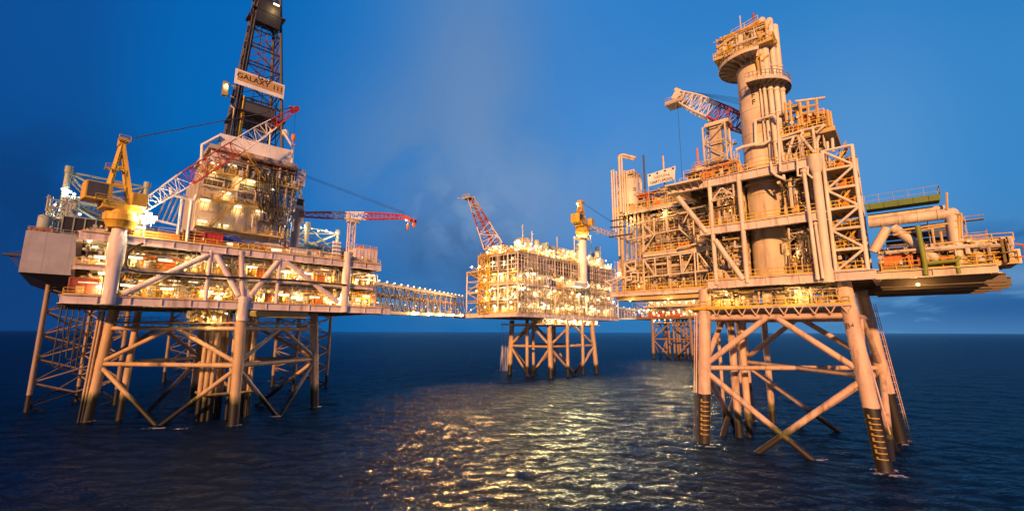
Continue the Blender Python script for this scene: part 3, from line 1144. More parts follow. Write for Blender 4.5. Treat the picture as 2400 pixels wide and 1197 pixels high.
tank('chemical_tank', 'yellow upright tank on the lowest lit deck just right of the central leg', 'tank', LP, 1.5, 2.2, 23.8, .9, 2.6, 'yellow', rail=None)
tank('process_vessel', 'cream lying vessel on the lowest lit deck between the two left bays', 'vessel', LP, -8.0, 4.0, 23.8, .95, 5.0, 'cream', True)
tank('process_vessel', 'golden lying vessel on the middle lit deck above the central V braces', 'vessel', LP, -2.0, 4.0, 28.85, .95, 5.5, 'yellow', True)
tank('process_vessel', 'white lying vessel on the lowest lit deck behind the rightmost diagonal', 'vessel', LP, 11.5, 4.5, 23.8, .9, 4.5, 'white', True)
# plated blocks on the right end
e = thing('plated_tank', 'blocky cream plated tank on the right end of the top deck, by the crane rest', 'tank', LP.p(26.0, 3.5, 34.5 + GAP), LP.rot)
b = MB().lbox(-2.9, 2.9, -1.9, 1.9, 0, 3.6)
for i in range(7):
    b.lbox(-2.8 + i * .92, -2.7 + i * .92, -1.98, -1.905, .1, 3.5)
b.build('shell', M['pink_cream'], e, space='local', smooth=False)
MB().rail([(-2.8, -1.8, 3.6), (2.8, -1.8, 3.6), (2.8, 1.8, 3.6)], 1.0, .05).build('railing', M['yellow_rail'], e, space='local')
MB().lbox(-1.2, -.2, -.5, .5, 3.602, 4.6).lbox(1.5, 2.4, -.4, .6, 3.602, 4.3).build('hatch_box', M['orange'], e, space='local', smooth=False)
# life raft canisters in a rack
for i in range(5):
    e = thing('life_raft_canister', 'white life raft canister, %s in its rack beside the right column' % ['lowest', 'second from bottom', 'middle one', 'second from top', 'topmost'][i], 'life raft', LP.p(18.0, .8, 34.7 + .86 * i), LP.rot, 'life raft canisters in a rack')
    MB().lathe((0, 0, .42), [(.1, -.95), (.36, -.9), (.38, -.1), (.42, -.08), (.42, .08), (.38, .1), (.36, .9), (.1, .95)], 12, axis=(1, 0, 0)).build('canister', M['white'], e, space='local')
    MB().lbox(-.7, -.6, -.42, .42, -.02, .12).lbox(.6, .7, -.42, .42, -.02, .12).build('cradle', M['dark_grey'], e, space='local', smooth=False)
# tarpaulins


def tarp(name, label, fr, s, t, z, L, Wd, Hh, mat, seed):
    rr = random.Random(seed)
    e = thing(name, label, 'tarpaulin', fr.p(s, t, z + GAP), fr.rot)
    n, m = 16, 8
    vs, fs = [], []
    for i in range(n + 1):
        for j in range(m + 1):
            x = -L / 2 + L * i / n; y = -Wd / 2 + Wd * j / m
            ed = min(1, 2.2 * min(i / n, 1 - i / n, .5)) * min(1, 2.4 * min(j / m, 1 - j / m, .5))
            vs.append(V((x + rr.uniform(-.08, .08), y + rr.uniform(-.08, .08), Hh * (.12 + .88 * ed ** .35) + rr.uniform(-.12, .12))))
    for i in range(n):
        for j in range(m):
            a = i * (m + 1) + j
            fs.append((a, a + m + 1, a + m + 2, a + 1))
    b = MB().add(vs, fs)
    mnz = [v.copy() for v in vs]
    for v in mnz: v.z = 0
    k = len(vs)
    ring = [i * (m + 1) for i in range(n + 1)] + [n * (m + 1) + j for j in range(1, m + 1)] + [i * (m + 1) + m for i in range(n - 1, -1, -1)] + [j for j in range(m - 1, 0, -1)]
    base_ = [V((vs[q].x, vs[q].y, 0)) for q in ring]
    b.add([vs[q] for q in ring] + base_, [(i, (i + 1) % len(ring), len(ring) + (i + 1) % len(ring), len(ring) + i) for i in range(len(ring))])
    b.build('sheet', M[mat], e, space='local')


tarp('tarpaulin', 'crimson sheet heaped over gear on the top deck, below the white truss', LP, 15.6, 5.4, 34.5, 7.5, 2.4, 2.6, 'crimson', 3)
tarp('tarpaulin', 'dark blue sheet over a pile at the foot of the drilling tower', LP, -3.2, 2.6, 35.9, 4.2, 2.0, 1.6, 'blue', 5)
MB().fbox(LP, -6.4, 9.5, 4.3, 10.5, 34.52, 35.9).build('pipe_deck_stand', M['mustard'], lp, smooth=False)
b = MB()
for i in range(40):
    s = -5 + 13 * i / 40
    b.tube(LP.p(s, 3.9, 34.6), LP.p(s, 4.25, 36.0), .14, 6)
b.build('stand_post', M['mustard'], lp)
# bundles of hanging hoses under the left end
e = thing('hanging_hoses', 'bundle of black hoses hanging in loops under the left deck end, before the rig leg', 'hoses', LP.p(-26, 6, 22.2))
b = MB()
for i in range(12):
    s = -26.2 + (i % 6) * .75; t = 5 + (i // 6) * 1.2
    L = rnd.uniform(4, 11)
    w = rnd.uniform(.4, .9)
    pts = [LP.p(s, t, 22.2), LP.p(s - .05, t, 22.2 - L * .6), LP.p(s, t, 22.2 - L + .5), LP.p(s + w / 2, t, 22.2 - L), LP.p(s + w, t, 22.2 - L + .5), LP.p(s + w, t, 22.2 - L * .4)]
    b.path(pts, .09, 6)
b.build('hose', M['black'], e)

# yellow crane on the left column
tipA = LP.pick(5.0, 684, 262)
cz = 35.6
crane_gantry('pedestal_crane', 'yellow crane on the left column with long red and white boom raised across the derrick', 'crane', LP, -20.6, .3, cz, tipA, 0, 'yellow', .9, 3.1, 24,
             [(.24, 'white'), (.6, 'red'), (.82, 'white'), (1, 'red')], group='cranes on the platforms', ga=17.2, hook_drop=6.5, ped_r=2.5, cab_side=-1)
e = thing('working_light', 'cluster of dazzling floodlights beside the yellow crane base', 'floodlights', LP.p(-17.4, -.5, 37.2))
MB().tube(LP.p(-17.4, -.3, 34.5), LP.p(-17.4, -.3, 38.4), .12, 6).build('post', M['grey'], e)
for dx, dz in ((0, 0), (.9, .3), (1.2, 1.0), (-.5, .9), (.4, 1.5)):
    lamp(e, LP.p(-17.4 + dx, -.6, 37.2 + dz), 'flood', LP.rot, 1.2, .4)

# ================================================================== JACK-UP DRILLING RIG BEHIND IT
ju = thing('jackup_rig', 'grey jack-up hull standing behind the left platform on open triangular lattice legs', 'jack-up rig', LP.p(0, 70, 0))
hp_ = [(-34.2, 38), (46, 38), (46, 78), (22, 124), (-6, 124), (-34.2, 78)]
b = MB()
b.prism([LP.p(*q) for q in hp_], 30.2, 39.2)
b.build('hull', M['hull_grey'], ju, smooth=False)
cx, cy = 6, 75
b = MB()
n = len(hp_)
lo_ = [LP.p(cx + (a - cx) * .88, cy + (c - cy) * .9, 28.3) for a, c in hp_]
hi_ = [LP.p(a, c, 30.198) for a, c in hp_]
b.add(lo_ + hi_, [tuple(range(n - 1, -1, -1)), tuple(range(n, 2 * n))] + [(i, (i + 1) % n, n + (i + 1) % n, n + i) for i in range(n)])
b.build('bilge', M['dark_grey'], ju, smooth=False)
b = MB()
for s_ in range(-31, 44, 4):
    b.fbox(LP, s_, s_ + .06, 37.975, 37.997, 30.3, 39.1)
for z_ in (32.6, 35.2, 37.6):
    b.fbox(LP, -34.1, 45.9, 37.98, 37.998, z_, z_ + .05)
b.build('plate_seam', M['grey'], ju, smooth=False)
MB().rail([LP.p(-34, 78, 39.2), LP.p(-34, 38.2, 39.2), LP.p(-16, 38.2, 39.2)], 1.1, .06).build('railing', M['grey'], ju)
b = MB()
for i in range(7):
    b.tube(LP.p(-34.2, 44 + i * .1, 31 + i * .8), LP.p(-36.6, 44, 34.6), .07, 5)
b.beam(LP.p(-34.2, 44, 34.4), LP.p(-37.4, 44, 34.4), 1.4, .35)
b.build('anchor_rack', M['dark_grey'], ju, smooth=False)


def rig_leg(cs, ztop, bay, label):
    """triangular lattice leg; its chords, bracing"""
    for c in cs:
        MB().tube(LP.p(*c, -3), LP.p(*c, ztop), .5, 10).build('leg_chord', M['rig_leg'], ju)
    b = MB()
    for k in range(3):
        a, c = cs[k], cs[(k + 1) % 3]
        z = -4.4
        while z + bay < ztop:
            b.tube(LP.p(*a, z), LP.p(*c, z + bay), .19, 7)
            b.tube(LP.p(*c, z), LP.p(*a, z + bay), .19, 7)
            z += bay
    b.build('leg_bracing', M['rig_leg'], ju)


L1 = [(-29.7, 48.2), (-21.5, 63.5), (-14.6, 50.0)]
L3 = [(38.2, 50.7), (25.0, 62.0), (26.5, 46.5)]
L2 = [(1.0, 102), (9.5, 116), (17, 102)]
rig_leg(L1, 55, 5.35, '')
rig_leg(L3, 52, 5.35, '')
rig_leg(L2, 55, 5.35, '')
# jacking frames on the hull round the legs
for cs, zt in ((L1, 57.0), (L3, 52.5)):
    b = MB()
    for k in range(3):
        a = cs[k]; c = cs[(k + 1) % 3]
        b.tube(LP.p(a[0], a[1] - .8, 39.2), LP.p(a[0], a[1] - .8, zt), .62, 12)
        b.tube(LP.p(a[0], a[1] - .8, zt - 1.2), LP.p(a[0], a[1] - .8, zt + .4), .8, 12)
        for z0, z1 in ((zt - 1, zt - 8.0), (zt - 8, zt - 1), (zt - 1, zt - 1), (zt - 8, zt - 8), (zt - 8, 40), (40, zt - 8)):
            b.tube(LP.p(a[0], a[1] - .8, z0), LP.p(c[0], c[1] - .8, z1), .28, 8)
        b.beam(LP.p(a[0], a[1] - 1.5, zt - 8.4), LP.p(c[0], c[1] - 1.5, zt - 8.4), 1.8, .4)
    b.build('jacking_frame', M['green_grey'], ju)
    r_ = MB()
    for k in range(3):
        a = cs[k]; c = cs[(k + 1) % 3]
        r_.rail([LP.p(a[0], a[1] - 2.2, zt - 8.2), LP.p(c[0], c[1] - 2.2, zt - 8.2)], 1.1, .06)
    r_.build('railing', M['green_grey'], ju)
for px, py, t in ((160, 447, 46), (165, 450, 46), (174, 455, 46), (205, 450, 50), (147, 443, 46), (187, 502, 45), (255, 505, 42), (245, 508, 42), (115, 522, 45), (143, 521, 44), (130, 480, 47), (125, 500, 46)):
    lamp(ju, LP.pick(t, px, py), 'bulbcool', 0, .8, .5)
for px, py, t in ((673, 504, 36), (661, 507, 36), (730, 535, 47), (746, 541, 47), (774, 545, 47), (788, 545, 47), (660, 522, 36), (668, 530, 37), (715, 528, 47), (765, 540, 47), (662, 550, 38), (705, 533, 46)):
    lamp(ju, LP.pick(t, px, py), 'bulbcool', 0, .8, .5)
# machinery on the hull
clutter(ju, LP, -33, -22, 39, 46, 39.3, 44, 110, 51, ('white', 'grey', 'green_grey', 'cream'))
clutter(ju, LP, -32, -27, 41, 46, 44, 49, 70, 52, ('white', 'green_grey', 'grey'))
clutter(ju, LP, 10, 40, 39, 46, 39.3, 45, 260, 53, ('white', 'green_grey', 'grey', 'cream'))
e = thing('louvred_housing', 'dark louvred cooler housing on the jack-up deck left of the yellow crane', 'cooler', LP.p(-24.4, 39.5, 39.2 + GAP), LP.rot)
MB().lbox(-4.6, 4.6, -.9, 2.5, .7, 4.2).build('louvre_panel', M['black'], e, space='local', smooth=False)
b = MB()
for i in range(6):
    x = -4.6 + 9.2 * i / 5
    b.lbox(x - .12, x + .12, -1.05, -.92, .5, 4.4)
b.lbox(-4.8, 4.8, -1.05, 2.6, 4.25, 4.5).lbox(-4.8, 4.8, -1.05, 2.6, 0, .65)
b.build('frame', M['green_grey'], e, space='local', smooth=False)
tank('mud_silo', 'pale green silo at the left corner of the jack-up hull', 'silo', LP, -31.8, 40.6, 39.2, 1.2, 4.4, 'green_grey', rail=None, group='silos on the jack-up hull')
tank('mud_silo', 'second pale silo on the hull, between the corner one and the dark louvres', 'silo', LP, -29.6, 42.2, 39.2, 1.0, 4.2, 'green_grey', rail=None, group='silos on the jack-up hull')
for i in range(2):
    container('orange locker on the hull edge, %s of the pair at the far left' % ('outer' if i == 0 else 'inner'), LP, -33.0 + 1.9 * i, 39.4, 39.2, 1.6, 1.0, 1.0, 'orange', cat='locker', group='orange lockers on the hull edge')

# ------------------------------------------------------------------ drilling tower base (cantilever and drill floor)
ds = thing('drill_floor_house', 'tall ribbed cream drill-floor block with yellow walkways and white windscreen, beneath the derrick', 'drill floor', LP.p(1, 12, 36))
T0 = 11.0
z1, z2, z3, z4 = 36.2, 41.2, 46.6, 52.2
b = MB()
n = 84
for i in range(n):
    s0 = -8.7 + 16.4 * i / n; s1 = -8.7 + 16.4 * (i + 1) / n
    b.fbox(LP, s0, s1, T0 + .09 * (i % 2), T0 + .7, 38.4, 52.0)
b.build('ribbed_wall', M['tan'], ds, smooth=False)
MB().fbox(LP, -8.7, 7.9, T0 + .72, 27, 37.5, 52.0).fbox(LP, -7.4, 10.2, T0 - .1, 27, 52.02, 56.6).build('block', M['cream_worn'], ds, smooth=False)
MB().fbox(LP, -9, 8.4, T0 - .6, 26, 36.0, 37.48).fbox(LP, -9, 8.4, T0 - .9, T0 - .62, 37.2, 38.2).build('skid_beam', M['pink_cream'], ds, smooth=False)
for z in (z2 - 1.5, z3 - .6, z4):
    s1 = 8.6 if z < 50 else 11
    w = MB().fbox(LP, -8.6, s1, T0 - 1.9, T0 - .15, z - .2, z)
    for s in np.arange(-8, s1, 2.0):
        w.beam(LP.p(float(s), T0 - 1.8, z - .3), LP.p(float(s), T0 - .2, z - 1.4), .12, .12)
    w.build('walkway', M['mustard'], ds, smooth=False)
    MB().rail([LP.p(-8.6, T0 - 1.9, z), LP.p(s1, T0 - 1.9, z)], 1.15, .06, 1.2).build('railing', M['yellow_rail'], ds)
for s0, za, s1, zb in ((-6.0, 39.7, -1.6, 46.0), (-5.4, 46.0, -.4, 52.2), (3.4, 52.2, -1.0, 57.6)):
    MB().stair(LP.p(s0, T0 - 2.4, za), LP.p(s1, T0 - 2.4, zb), 1.0, 12).build('stair', M['yellow'], ds)
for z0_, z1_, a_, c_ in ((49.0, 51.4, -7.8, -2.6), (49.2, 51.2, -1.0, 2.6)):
    MB().fbox(LP, a_, c_, T0 - .12, T0 - .06, z0_, z1_).build('dark_opening', M['dark_bulkhead_face'], ds, smooth=False)  # thin dark panels on the wall, painting the shade of recessed gaps
clutter(ds, LP, -8, 8, T0 - 1.6, T0 - .2, 46.0, 50.5, 34, 64, ('olive', 'cream', 'tan', 'grey'))
clutter(ds, LP, -8, 8, T0 - 1.6, T0 - .2, 39.7, 44.5, 20, 65, ('olive', 'cream', 'tan', 'mustard'))
clutter(ds, LP, -6.5, 10, T0 - 2.2, T0 - .3, 52.3, 56.9, 150, 66, ('olive', 'cream_worn', 'cream', 'grey', 'mustard'))
for za_ in (45.0, 50.4):
    b = MB()
    for i in range(17):
        b.beam(LP.p(-8.4 + i, T0 - 1.8, za_ - .1), LP.p(-8.4 + i, T0 - .1, za_ - 1.6), .1, .14)
    b.build('support_bracket', M['mustard'], ds)
# overhanging drill floor with beams, ducts and the white windscreen
MB().fbox(LP, -7.8, 10.4, T0 - 2.2, 27, 57.2, 58.1).build('drill_floor', M['cream_worn'], ds, smooth=False)
b = MB()
for i in range(13):
    s = 0 + i * .82
    b.beam(LP.p(s, T0 - 2.6, 56.9), LP.p(s, T0 - .2, 55.2), .35, .5)
b.tube(LP.p(-2, T0 - 2.5, 56.7), LP.p(10, T0 - 2.5, 56.7), .35, 10)
b.tube(LP.p(-2, T0 - 2.3, 55.6), LP.p(10, T0 - 2.3, 55.6), .22, 10)
b.build('support_bracket', M['rust_steel'], ds)
wall = [LP.pick(T0 - 1.2, x, y) for x, y in ((507, 368), (682, 404), (682, 352), (516, 312))]
MB().slab(wall, LP.w * .3).build('windscreen', M['white'], ds, smooth=False)
MB().fbox(LP, 10.5, 12.6, T0 - 1.5, T0 + 5, 53.2, 57.4).fbox(LP, 10.45, 12.65, T0 - 1.55, T0 + 5.05, 55.2, 55.32).build('side_cabin', M['pink_cream'], ds, smooth=False)
MB().fbox(LP, -7.3, -4.0, T0 - 1.3, T0 - .2, 54.5, 57.1).fbox(LP, -4.0, .5, T0 - 1.0, T0 - .2, 54.6, 56.2).build('driller_cabin', M['white'], ds, smooth=False)
b = MB()
for pts in (((472, 385), (474, 340), (515, 318)), ((684, 385), (686, 345), (662, 305))):
    b.path([LP.pick(T0 - 1.6, *q) for q in pts], .3, 8)
b.build('guard_frame', M['white'], ds)
MB().slab([LP.pick(T0 - 1.3, x, y) for x, y in ((510, 350), (515, 350), (517, 318), (513, 318))], LP.w * .4).build('teal_post', M['teal'], ds, smooth=False)
MB().lathe(LP.pick(T0 - 1, 668, 318), [(.1, 0), (.7, .1), (.7, 1.2), (.3, 1.5)], 14).build('vent_cowl', M['white'], ds)
clutter(ds, LP, -8, 9, T0 - 1.6, T0 - .3, 52.4, 56.0, 120, 61, ('olive', 'cream', 'white', 'grey', 'mustard'))
clutter(ds, LP, 3, 10, T0 - 1.7, T0 - .3, 43, 56.0, 100, 62, ('cream', 'cream_worn', 'grey'))
clutter(ds, LP, 8.4, 11, T0 - 1, T0 + 4, 36.5, 52.0, 90, 63, ('cream', 'cream_worn', 'grey'))
MB().path([LP.pick(T0 - .8, x, y) for x, y in ((420, 560), (425, 540), (470, 560))], .3, 8).build('pipe', M['cream'], ds)
for px, py in ((481, 469), (556, 484), (610, 496), (474, 518), (524, 528), (588, 425), (545, 388), (505, 384), (530, 452)):
    q = LP.pick(T0 - 1.0, px, py)
    lamp(ds, q, 'tube', LP.rot, 1.0, .3)
for px, py in ((500, 400), (562, 420), (640, 445)):
    lamp(ds, LP.pick(T0 - 1.4, px, py), 'bulb', 0, .8, .35)
# looped service hoses on the block
e = thing('service_hoses', 'black service hoses drooping in loops across the ribbed drill block', 'hoses', LP.p(4, T0 - 2, 46))
b = MB()
for i in range(11):
    s = 1.6 + i * .45
    pts = []
    za = 53.5 + rnd.uniform(-1, 2); zb = 43.5 + rnd.uniform(-1.2, 2)
    for k in range(9):
        f = k / 8
        pts.append(LP.p(s + 2.6 * f, T0 - 2.3 - .1 * (i % 3), za + (zb - za) * math.sin(f * math.pi * .82) ** .8))
    b.path(pts, .10, 6)
b.build('hose', M['black'], e)

# ------------------------------------------------------------------ derrick
dk = thing('derrick', 'tall dark lattice derrick with white-bordered name board, top cut by the picture edge', 'derrick', LP.p(2.0, 18.2, 58.2))
CS, CT = 2.05, 17.2


def dk_half(z): return 5.3 - (z - 62.0) * (2.8 / 40.0)


def dk_c(z):
    h = dk_half(z)
    return [LP.p(CS - h, CT - h, z), LP.p(CS + h, CT - h, z), LP.p(CS + h, CT + h, z), LP.p(CS - h, CT + h, z)]


zs = [58.2, 62, 67, 72, 77, 82, 87, 92, 97, 102, 107, 111]
A, B = dk_c(zs[0]), dk_c(zs[-1])
for k in range(4):
    MB().beam(A[k], B[k], .55, .55).build('leg', M['derrick_navy'], dk, smooth=False)
for za, zb in zip(zs[:-1], zs[1:]):
    A, B = dk_c(za), dk_c(zb)
    g = MB(); x = MB()
    for k in range(4):
        k2 = (k + 1) % 4
        g.beam(B[k], B[k2], .26, .3)
        if za >= 72 or k > 0:
            x.beam(A[k], B[k2], .15, .17); x.beam(A[k2], B[k], .15, .17)
            x.beam((A[k] + A[k2]) / 2, B[k].lerp(B[k2], .5), .16, .16)
    g.build('girt', M['derrick_navy'], dk, smooth=False)
    x.build('cross_bracing', M['derrick_rust'] if za in (82, 87) else M['derrick_navy'], dk, smooth=False)
for zz, k in ((69.0, 1.15), (97.5, 1.35), (101.5, 1.1)):
    h = dk_half(zz) * k
    MB().fbox(LP, CS - h, CS + h, CT - h, CT + h, zz, zz + .3).build('working_platform', M['derrick_navy'], dk, smooth=False)
MB().fbox(LP, CS - 2.6, CS + 2.4, CT - 3.6, CT - 1, 97.9, 100.9).fbox(LP, CS - 3.0, CS + 2.6, CT - 3.9, CT - 3.7, 94.0, 97.3).build('crown_housing', M['black'], dk, smooth=False)
MB().fbox(LP, CS - 3.4, CS + 3.2, CT - 4.6, CT - .5, 69.4, 72.2).fbox(LP, CS - 3.6, CS - 2.0, CT + 2, CT + 3.5, 63, 69).build('racking_board', M['dark_grey'], dk, smooth=False)
MB().beam(LP.p(CS - 4.2, CT - 4.6, 58.4), LP.p(CS - 3.7, CT - 4.2, 73), .8, .8).build('guide_rail', M['yellow'], dk, smooth=False)
b = MB()
for i in range(10):
    b.tube(LP.p(CS - 2.2 + i * .5, CT - 3 + .3 * (i % 3), 58.3), LP.p(CS - 2.2 + i * .5, CT - 2.6, 74), .12, 6)
b.build('drill_pipe', M['dark_grey'], dk)
for s, t0, z0, z1, m in ((CS + 3.0, CT - 3.6, 58.3, 72.5, 'white'), (CS - 5.4, CT - 5.6, 60, 69.0, 'cream')):
    MB().path([LP.p(s, t0, z0), LP.p(s - .2, t0 + .5, z1), LP.p(s - .9, t0 + .6, z1 + .4)], .2, 8).build('standpipe', M[m], dk)
b = MB()
for i in range(9):                           # caged ladder up the left corner
    z = 63 + i * 4.6
    h = dk_half(z)
    b.fbox(LP, CS - h - 1.1, CS - h - .25, CT - h - .3, CT - h + .7, z, z + 1.3)
b.tube(LP.p(CS - dk_half(62) - .7, CT - 6, 60), LP.p(CS - dk_half(108) - .7, CT - dk_half(108), 108), .2, 6)
b.build('ladder', M['derrick_navy'], dk, smooth=False)
lamp(dk, LP.p(-4.4, 19.2, 77.6), 'bulb', 0, .6, .3)
lamp(dk, LP.pick(12.2, 648, 12), 'tube', LP.rot, .8)
MB().fbox(LP, -5.0, -3.9, 19.5, 20.6, 75, 78.6).beam(LP.p(-4.2, 20, 75.3), LP.p(CS - dk_half(75.3), 20, 75.3), .3, .3).beam(LP.p(-4.2, 20, 78.2), LP.p(CS - dk_half(78.2), 20, 78.2), .2, .2).build('equipment_cage', M['olive'], dk, smooth=False)
# the name board on the front face
TB = CT - dk_half(74) - .55
cn = [LP.pick(TB, x, y) for x, y in ((550, 195), (665, 233), (667, 200), (552, 160))]
sA = sum(LP.st(cn[i])[0] for i in (0, 3)) / 2; sB = sum(LP.st(cn[i])[0] for i in (1, 2)) / 2
zA = (cn[0].z + cn[1].z) / 2; zB = (cn[2].z + cn[3].z) / 2
bd = MB().fbox(LP, sA, sB, TB, TB + .25, zA, zB).build('name_board', M['white'], dk, smooth=False)
hB = zB - zA
M['gold'] = paint('gold', (0.50, 0.30, 0.10), grime=.15)
MB().fbox(LP, sA + .5, sB - .35, TB - .05, TB - .003, zA + .28 * hB, zB - .10 * hB).build('panel', M['gold'], bd, smooth=False)
fr_ = face_rot(LP)
text('GALAXY', 1.75, 'black', bd, LP.p(sA + .355 * (sB - sA), TB - .09, zA + .60 * hB), fr_, spacing=1.06)
text('III', 1.65, 'black', bd, LP.p(sA + .855 * (sB - sA), TB - .09, zA + .56 * hB), fr_, spacing=1.5)
text('GSF', 1.7, 'black', bd, LP.p(sA + .58 * (sB - sA), TB - .09, zA + .93 * hB), fr_, spacing=1.25)

# ------------------------------------------------------------------ second crane of the rig, boom resting on its post
hl = LP.pick(33.0, 700, 503)
tp = LP.pick(2.0, 948, 508)
sH, tH = LP.st(hl)
dirb = (V((tp.x, tp.y, 0)) - V((hl.x, hl.y, 0))).normalized()
e = thing('pedestal_crane', 'grey-based rig crane whose level red and white boom lies on a lattice rest', 'crane', LP.p(sH - .5, 38.8, 39.2), 0, 'cranes on the platforms')
MB().lathe(LP.p(sH - .2, 34.0, 36.0), [(1.25, 0), (1.25, 13), (1.9, 13.6), (1.9, 15)], 18).build('pedestal', M['hull_grey'], e)
MB().fbox(LP, sH - 2.6, sH + 1.2, 32, 36, 51.0, 53.2).build('turntable', M['green_grey'], e, smooth=False)
cb = MB().fbox(LP, sH - 1.6, sH + .8, 31.4, 33.2, 53.21, 56.4).build('cab', M['cream'], e, smooth=False)
MB().fbox(LP, sH - 1.3, sH + .5, 31.3, 31.39, 54.2, 56.0).build('window', M['black'], cb, smooth=False)
b = MB()
gt = LP.p(sH - .5, 34, 64.5)
for ds_, dt_ in ((-2, -1.4), (-2, 1.4), (1, -1.4), (1, 1.4)):
    b.beam(LP.p(sH + ds_, 34 + dt_, 53.2), gt, .35, .35)
b.build('a_frame', M['green_grey'], e, smooth=False)
lattice(hl, tp, 1.2, .9, 26, .13, .07, [(.33, 'red'), (.64, 'white'), (1, 'red')], e, wm=1.7)
dd = (tp - hl).normalized()
MB().beam(tp, tp + dd * 3.2 - V((0, 0, 1.2)), .9, .9).tube(tp + dd * 2.6 - V((0, 0, 1)) - LP.u, tp + dd * 2.6 - V((0, 0, 1)) + LP.u, .5, 10).build('boom_head', M['red'], e, smooth=False)
b = MB()
for k in (-.3, 0, .3):
    b.tube(gt + V((0, 0, k)), tp + V((0, 0, 1.0 + k)), .035, 4)
b.build('pendant_cable', M['steel_wire'], e)
for o_, dz in ((1.2, 2.6), (3.0, 2.0)):
    q = tp + dd * o_
    MB().lathe(q - V((0, 0, dz + 1.0)), [(.1, 0), (.35, .3), (.42, 1.2), (.15, 1.6)], 10).tube(q, q - V((0, 0, dz)), .04, 4).build('hook_block', M['orange'], e)
lamp(e, tp + dd * .4 - V((0, 0, .9)) - LP.w * .3, 'bulb', 0, .8)
# its rest: find where the boom passes over the post seen at x=826
best = min((abs((lambda q: (q - cam.location).dot(R_) / (q - cam.location).dot(D_))(hl.lerp(tp, k / 400)) * FPX + 1200 - 826), k) for k in range(400))[1]
rp_ = hl.lerp(tp, best / 400)
sr, tr = LP.st(rp_)
e = thing('boom_rest', 'slim grey lattice post holding up the level crane boom above the right column', 'boom rest', LP.p(sr, tr, 34.6))
b = MB()
plain_tower(b, LP, sr - .75, sr + .75, tr - .75, tr + .75, 34.55, rp_.z - 1.9, 6, .16, .08)
b.build('post', M['pink_cream'], e)
MB().fbox(LP, sr - 1.3, sr + 1.9, tr - .8, tr + .8, rp_.z - 1.88, rp_.z - 1.2).fbox(LP, sr - 1.5, sr - 1.0, tr - .8, tr + .8, rp_.z - 1.19, rp_.z + .2).build('saddle', M['pink_cream'], e, smooth=False)

# ================================================================== RIGHT PLATFORM
rnd = random.Random(21)
rp = thing('production_platform', 'large sunlit pinkish platform on four splayed legs with black bands, carrying the round tower', 'oil platform', RP.p(-12, 12, 0))
jb = [RP.p(-22.9, -.6), RP.p(0, 0), RP.p(1.4, 23.1), RP.p(-22.2, 25.2)]
jt = [RP.p(-22.1, 2.4, 25.4), RP.p(-2.2, 2.6, 25.4), RP.p(-1.2, 20.6, 25.4), RP.p(-21.6, 21.6, 25.4)]
rat = jacket(rp, jb, jt, 20.5, 12.1, 2.9, .98, .46, M['jacket_pink'], M['brace_pink'], zlow=-3.5, xlow=True, plan_x=True)
for px, py, r in ((1733, 1022, .62), (1757, 1020, .58), (1812, 992, .6), (1700, 1003, .3)):
    g = ground(px, py)
    MB().tube(g - V((0, 0, 3)), g + V((0, 0, 24)), r, 14).build('caisson', M['brace_pink'], rp)
# yellow draught marks on the two front legs
for i, sg in ((0, 1), (1, 1)):
    mk = MB()
    for k in range(8):
        z = 1.6 + .72 * k
        c = rat(i, z)
        ax = (rat(i, z + 1) - c).normalized()
        fwd = V((0, 0, 0)) - V((c.x, c.y, 0)); fwd.normalize()
        sd = V((-fwd.y, fwd.x, 0))
        for (a0, a1, h) in ((-.75, .35, .13), (.35, .62, .5 if k % 2 else .32)):
            m_ = 6
            for q in range(m_):
                b0 = a0 + (a1 - a0) * q / m_; b1 = a0 + (a1 - a0) * (q + 1) / m_
                pt = [c + ax * zz + (fwd * math.cos(bb) - sd * math.sin(bb)) * rr for rr in (.975, 1.0) for zz, bb in ((0, b0), (0, b1), (h, b1), (h, b0))]
                mk.hexa(pt)
    mk.build('draught_mark', M['faded_yellow'], rp, smooth=False)
text('B4', 1.0, 'black', rp, rat(1, 19.0) + (-RP.w * .97 - RP.u * .28), face_rot(RP), .03)
# ladder and pipe runs on the right rear leg and the left front leg
b = MB()
for off in (1.25, 1.5):
    b.tube(rat(2, -2) + RP.u * off, rat(2, 23) + RP.u * off, .06, 5)
for z in np.arange(-1, 23, 1.2):
    b.tube(rat(2, float(z)) + RP.u * 1.0, rat(2, float(z)) + RP.u * 1.5, .04, 5)
b.build('ladder', M['brace_pink'], rp)
for off, r in ((1.35, .13), (1.7, .07)):
    MB().tube(rat(0, -2) - RP.u * off, rat(0, 23) - RP.u * off, r, 8).build('riser', M['jacket_pink'], rp)
MB().path([rat(1, 22) + RP.w * 3 + RP.u * .3, rat(1, 14) + RP.w * 6 + RP.u * .6, rat(1, 4) + RP.w * 4.5 + RP.u * 1.2], .12, 6).build('riser', M['brace_pink'], rp)
# cellar walkway below the deck
MB().fbox(RP, -24.5, -1.5, 1.0, 2.4, 21.9, 22.2).fbox(RP, -24.5, -2, 2.6, 20, 21.6, 21.88).build('cellar_deck', M['cream_worn'], rp, smooth=False)
MB().fbox(RP, -25.0, -14.5, .78, .98, 21.9, 22.35).build('toe_board', M['yellow'], rp, smooth=False)
MB().rail([RP.p(-24.5, 1, 22.2), RP.p(-1.5, 1, 22.2)], 1.15, .055, 1.3).build('railing', M['yellow_rail'], rp)
clutter(rp, RP, -24, -3, 1.6, 8, 22.2, 25.3, 210, 71, ('cream', 'mustard', 'olive', 'cream_worn', 'grey'))
b = MB()
for i in range(10):
    s = -20 + i * 2.0
    b.tube(RP.p(s, 1.1, 20.8), RP.p(s - .6, 1.0, 21.9), .1, 6).tube(RP.p(s, 1.1, 20.8), RP.p(s + .6, 1.0, 21.9), .1, 6)
b.build('walkway_support', M['brace_pink'], rp)
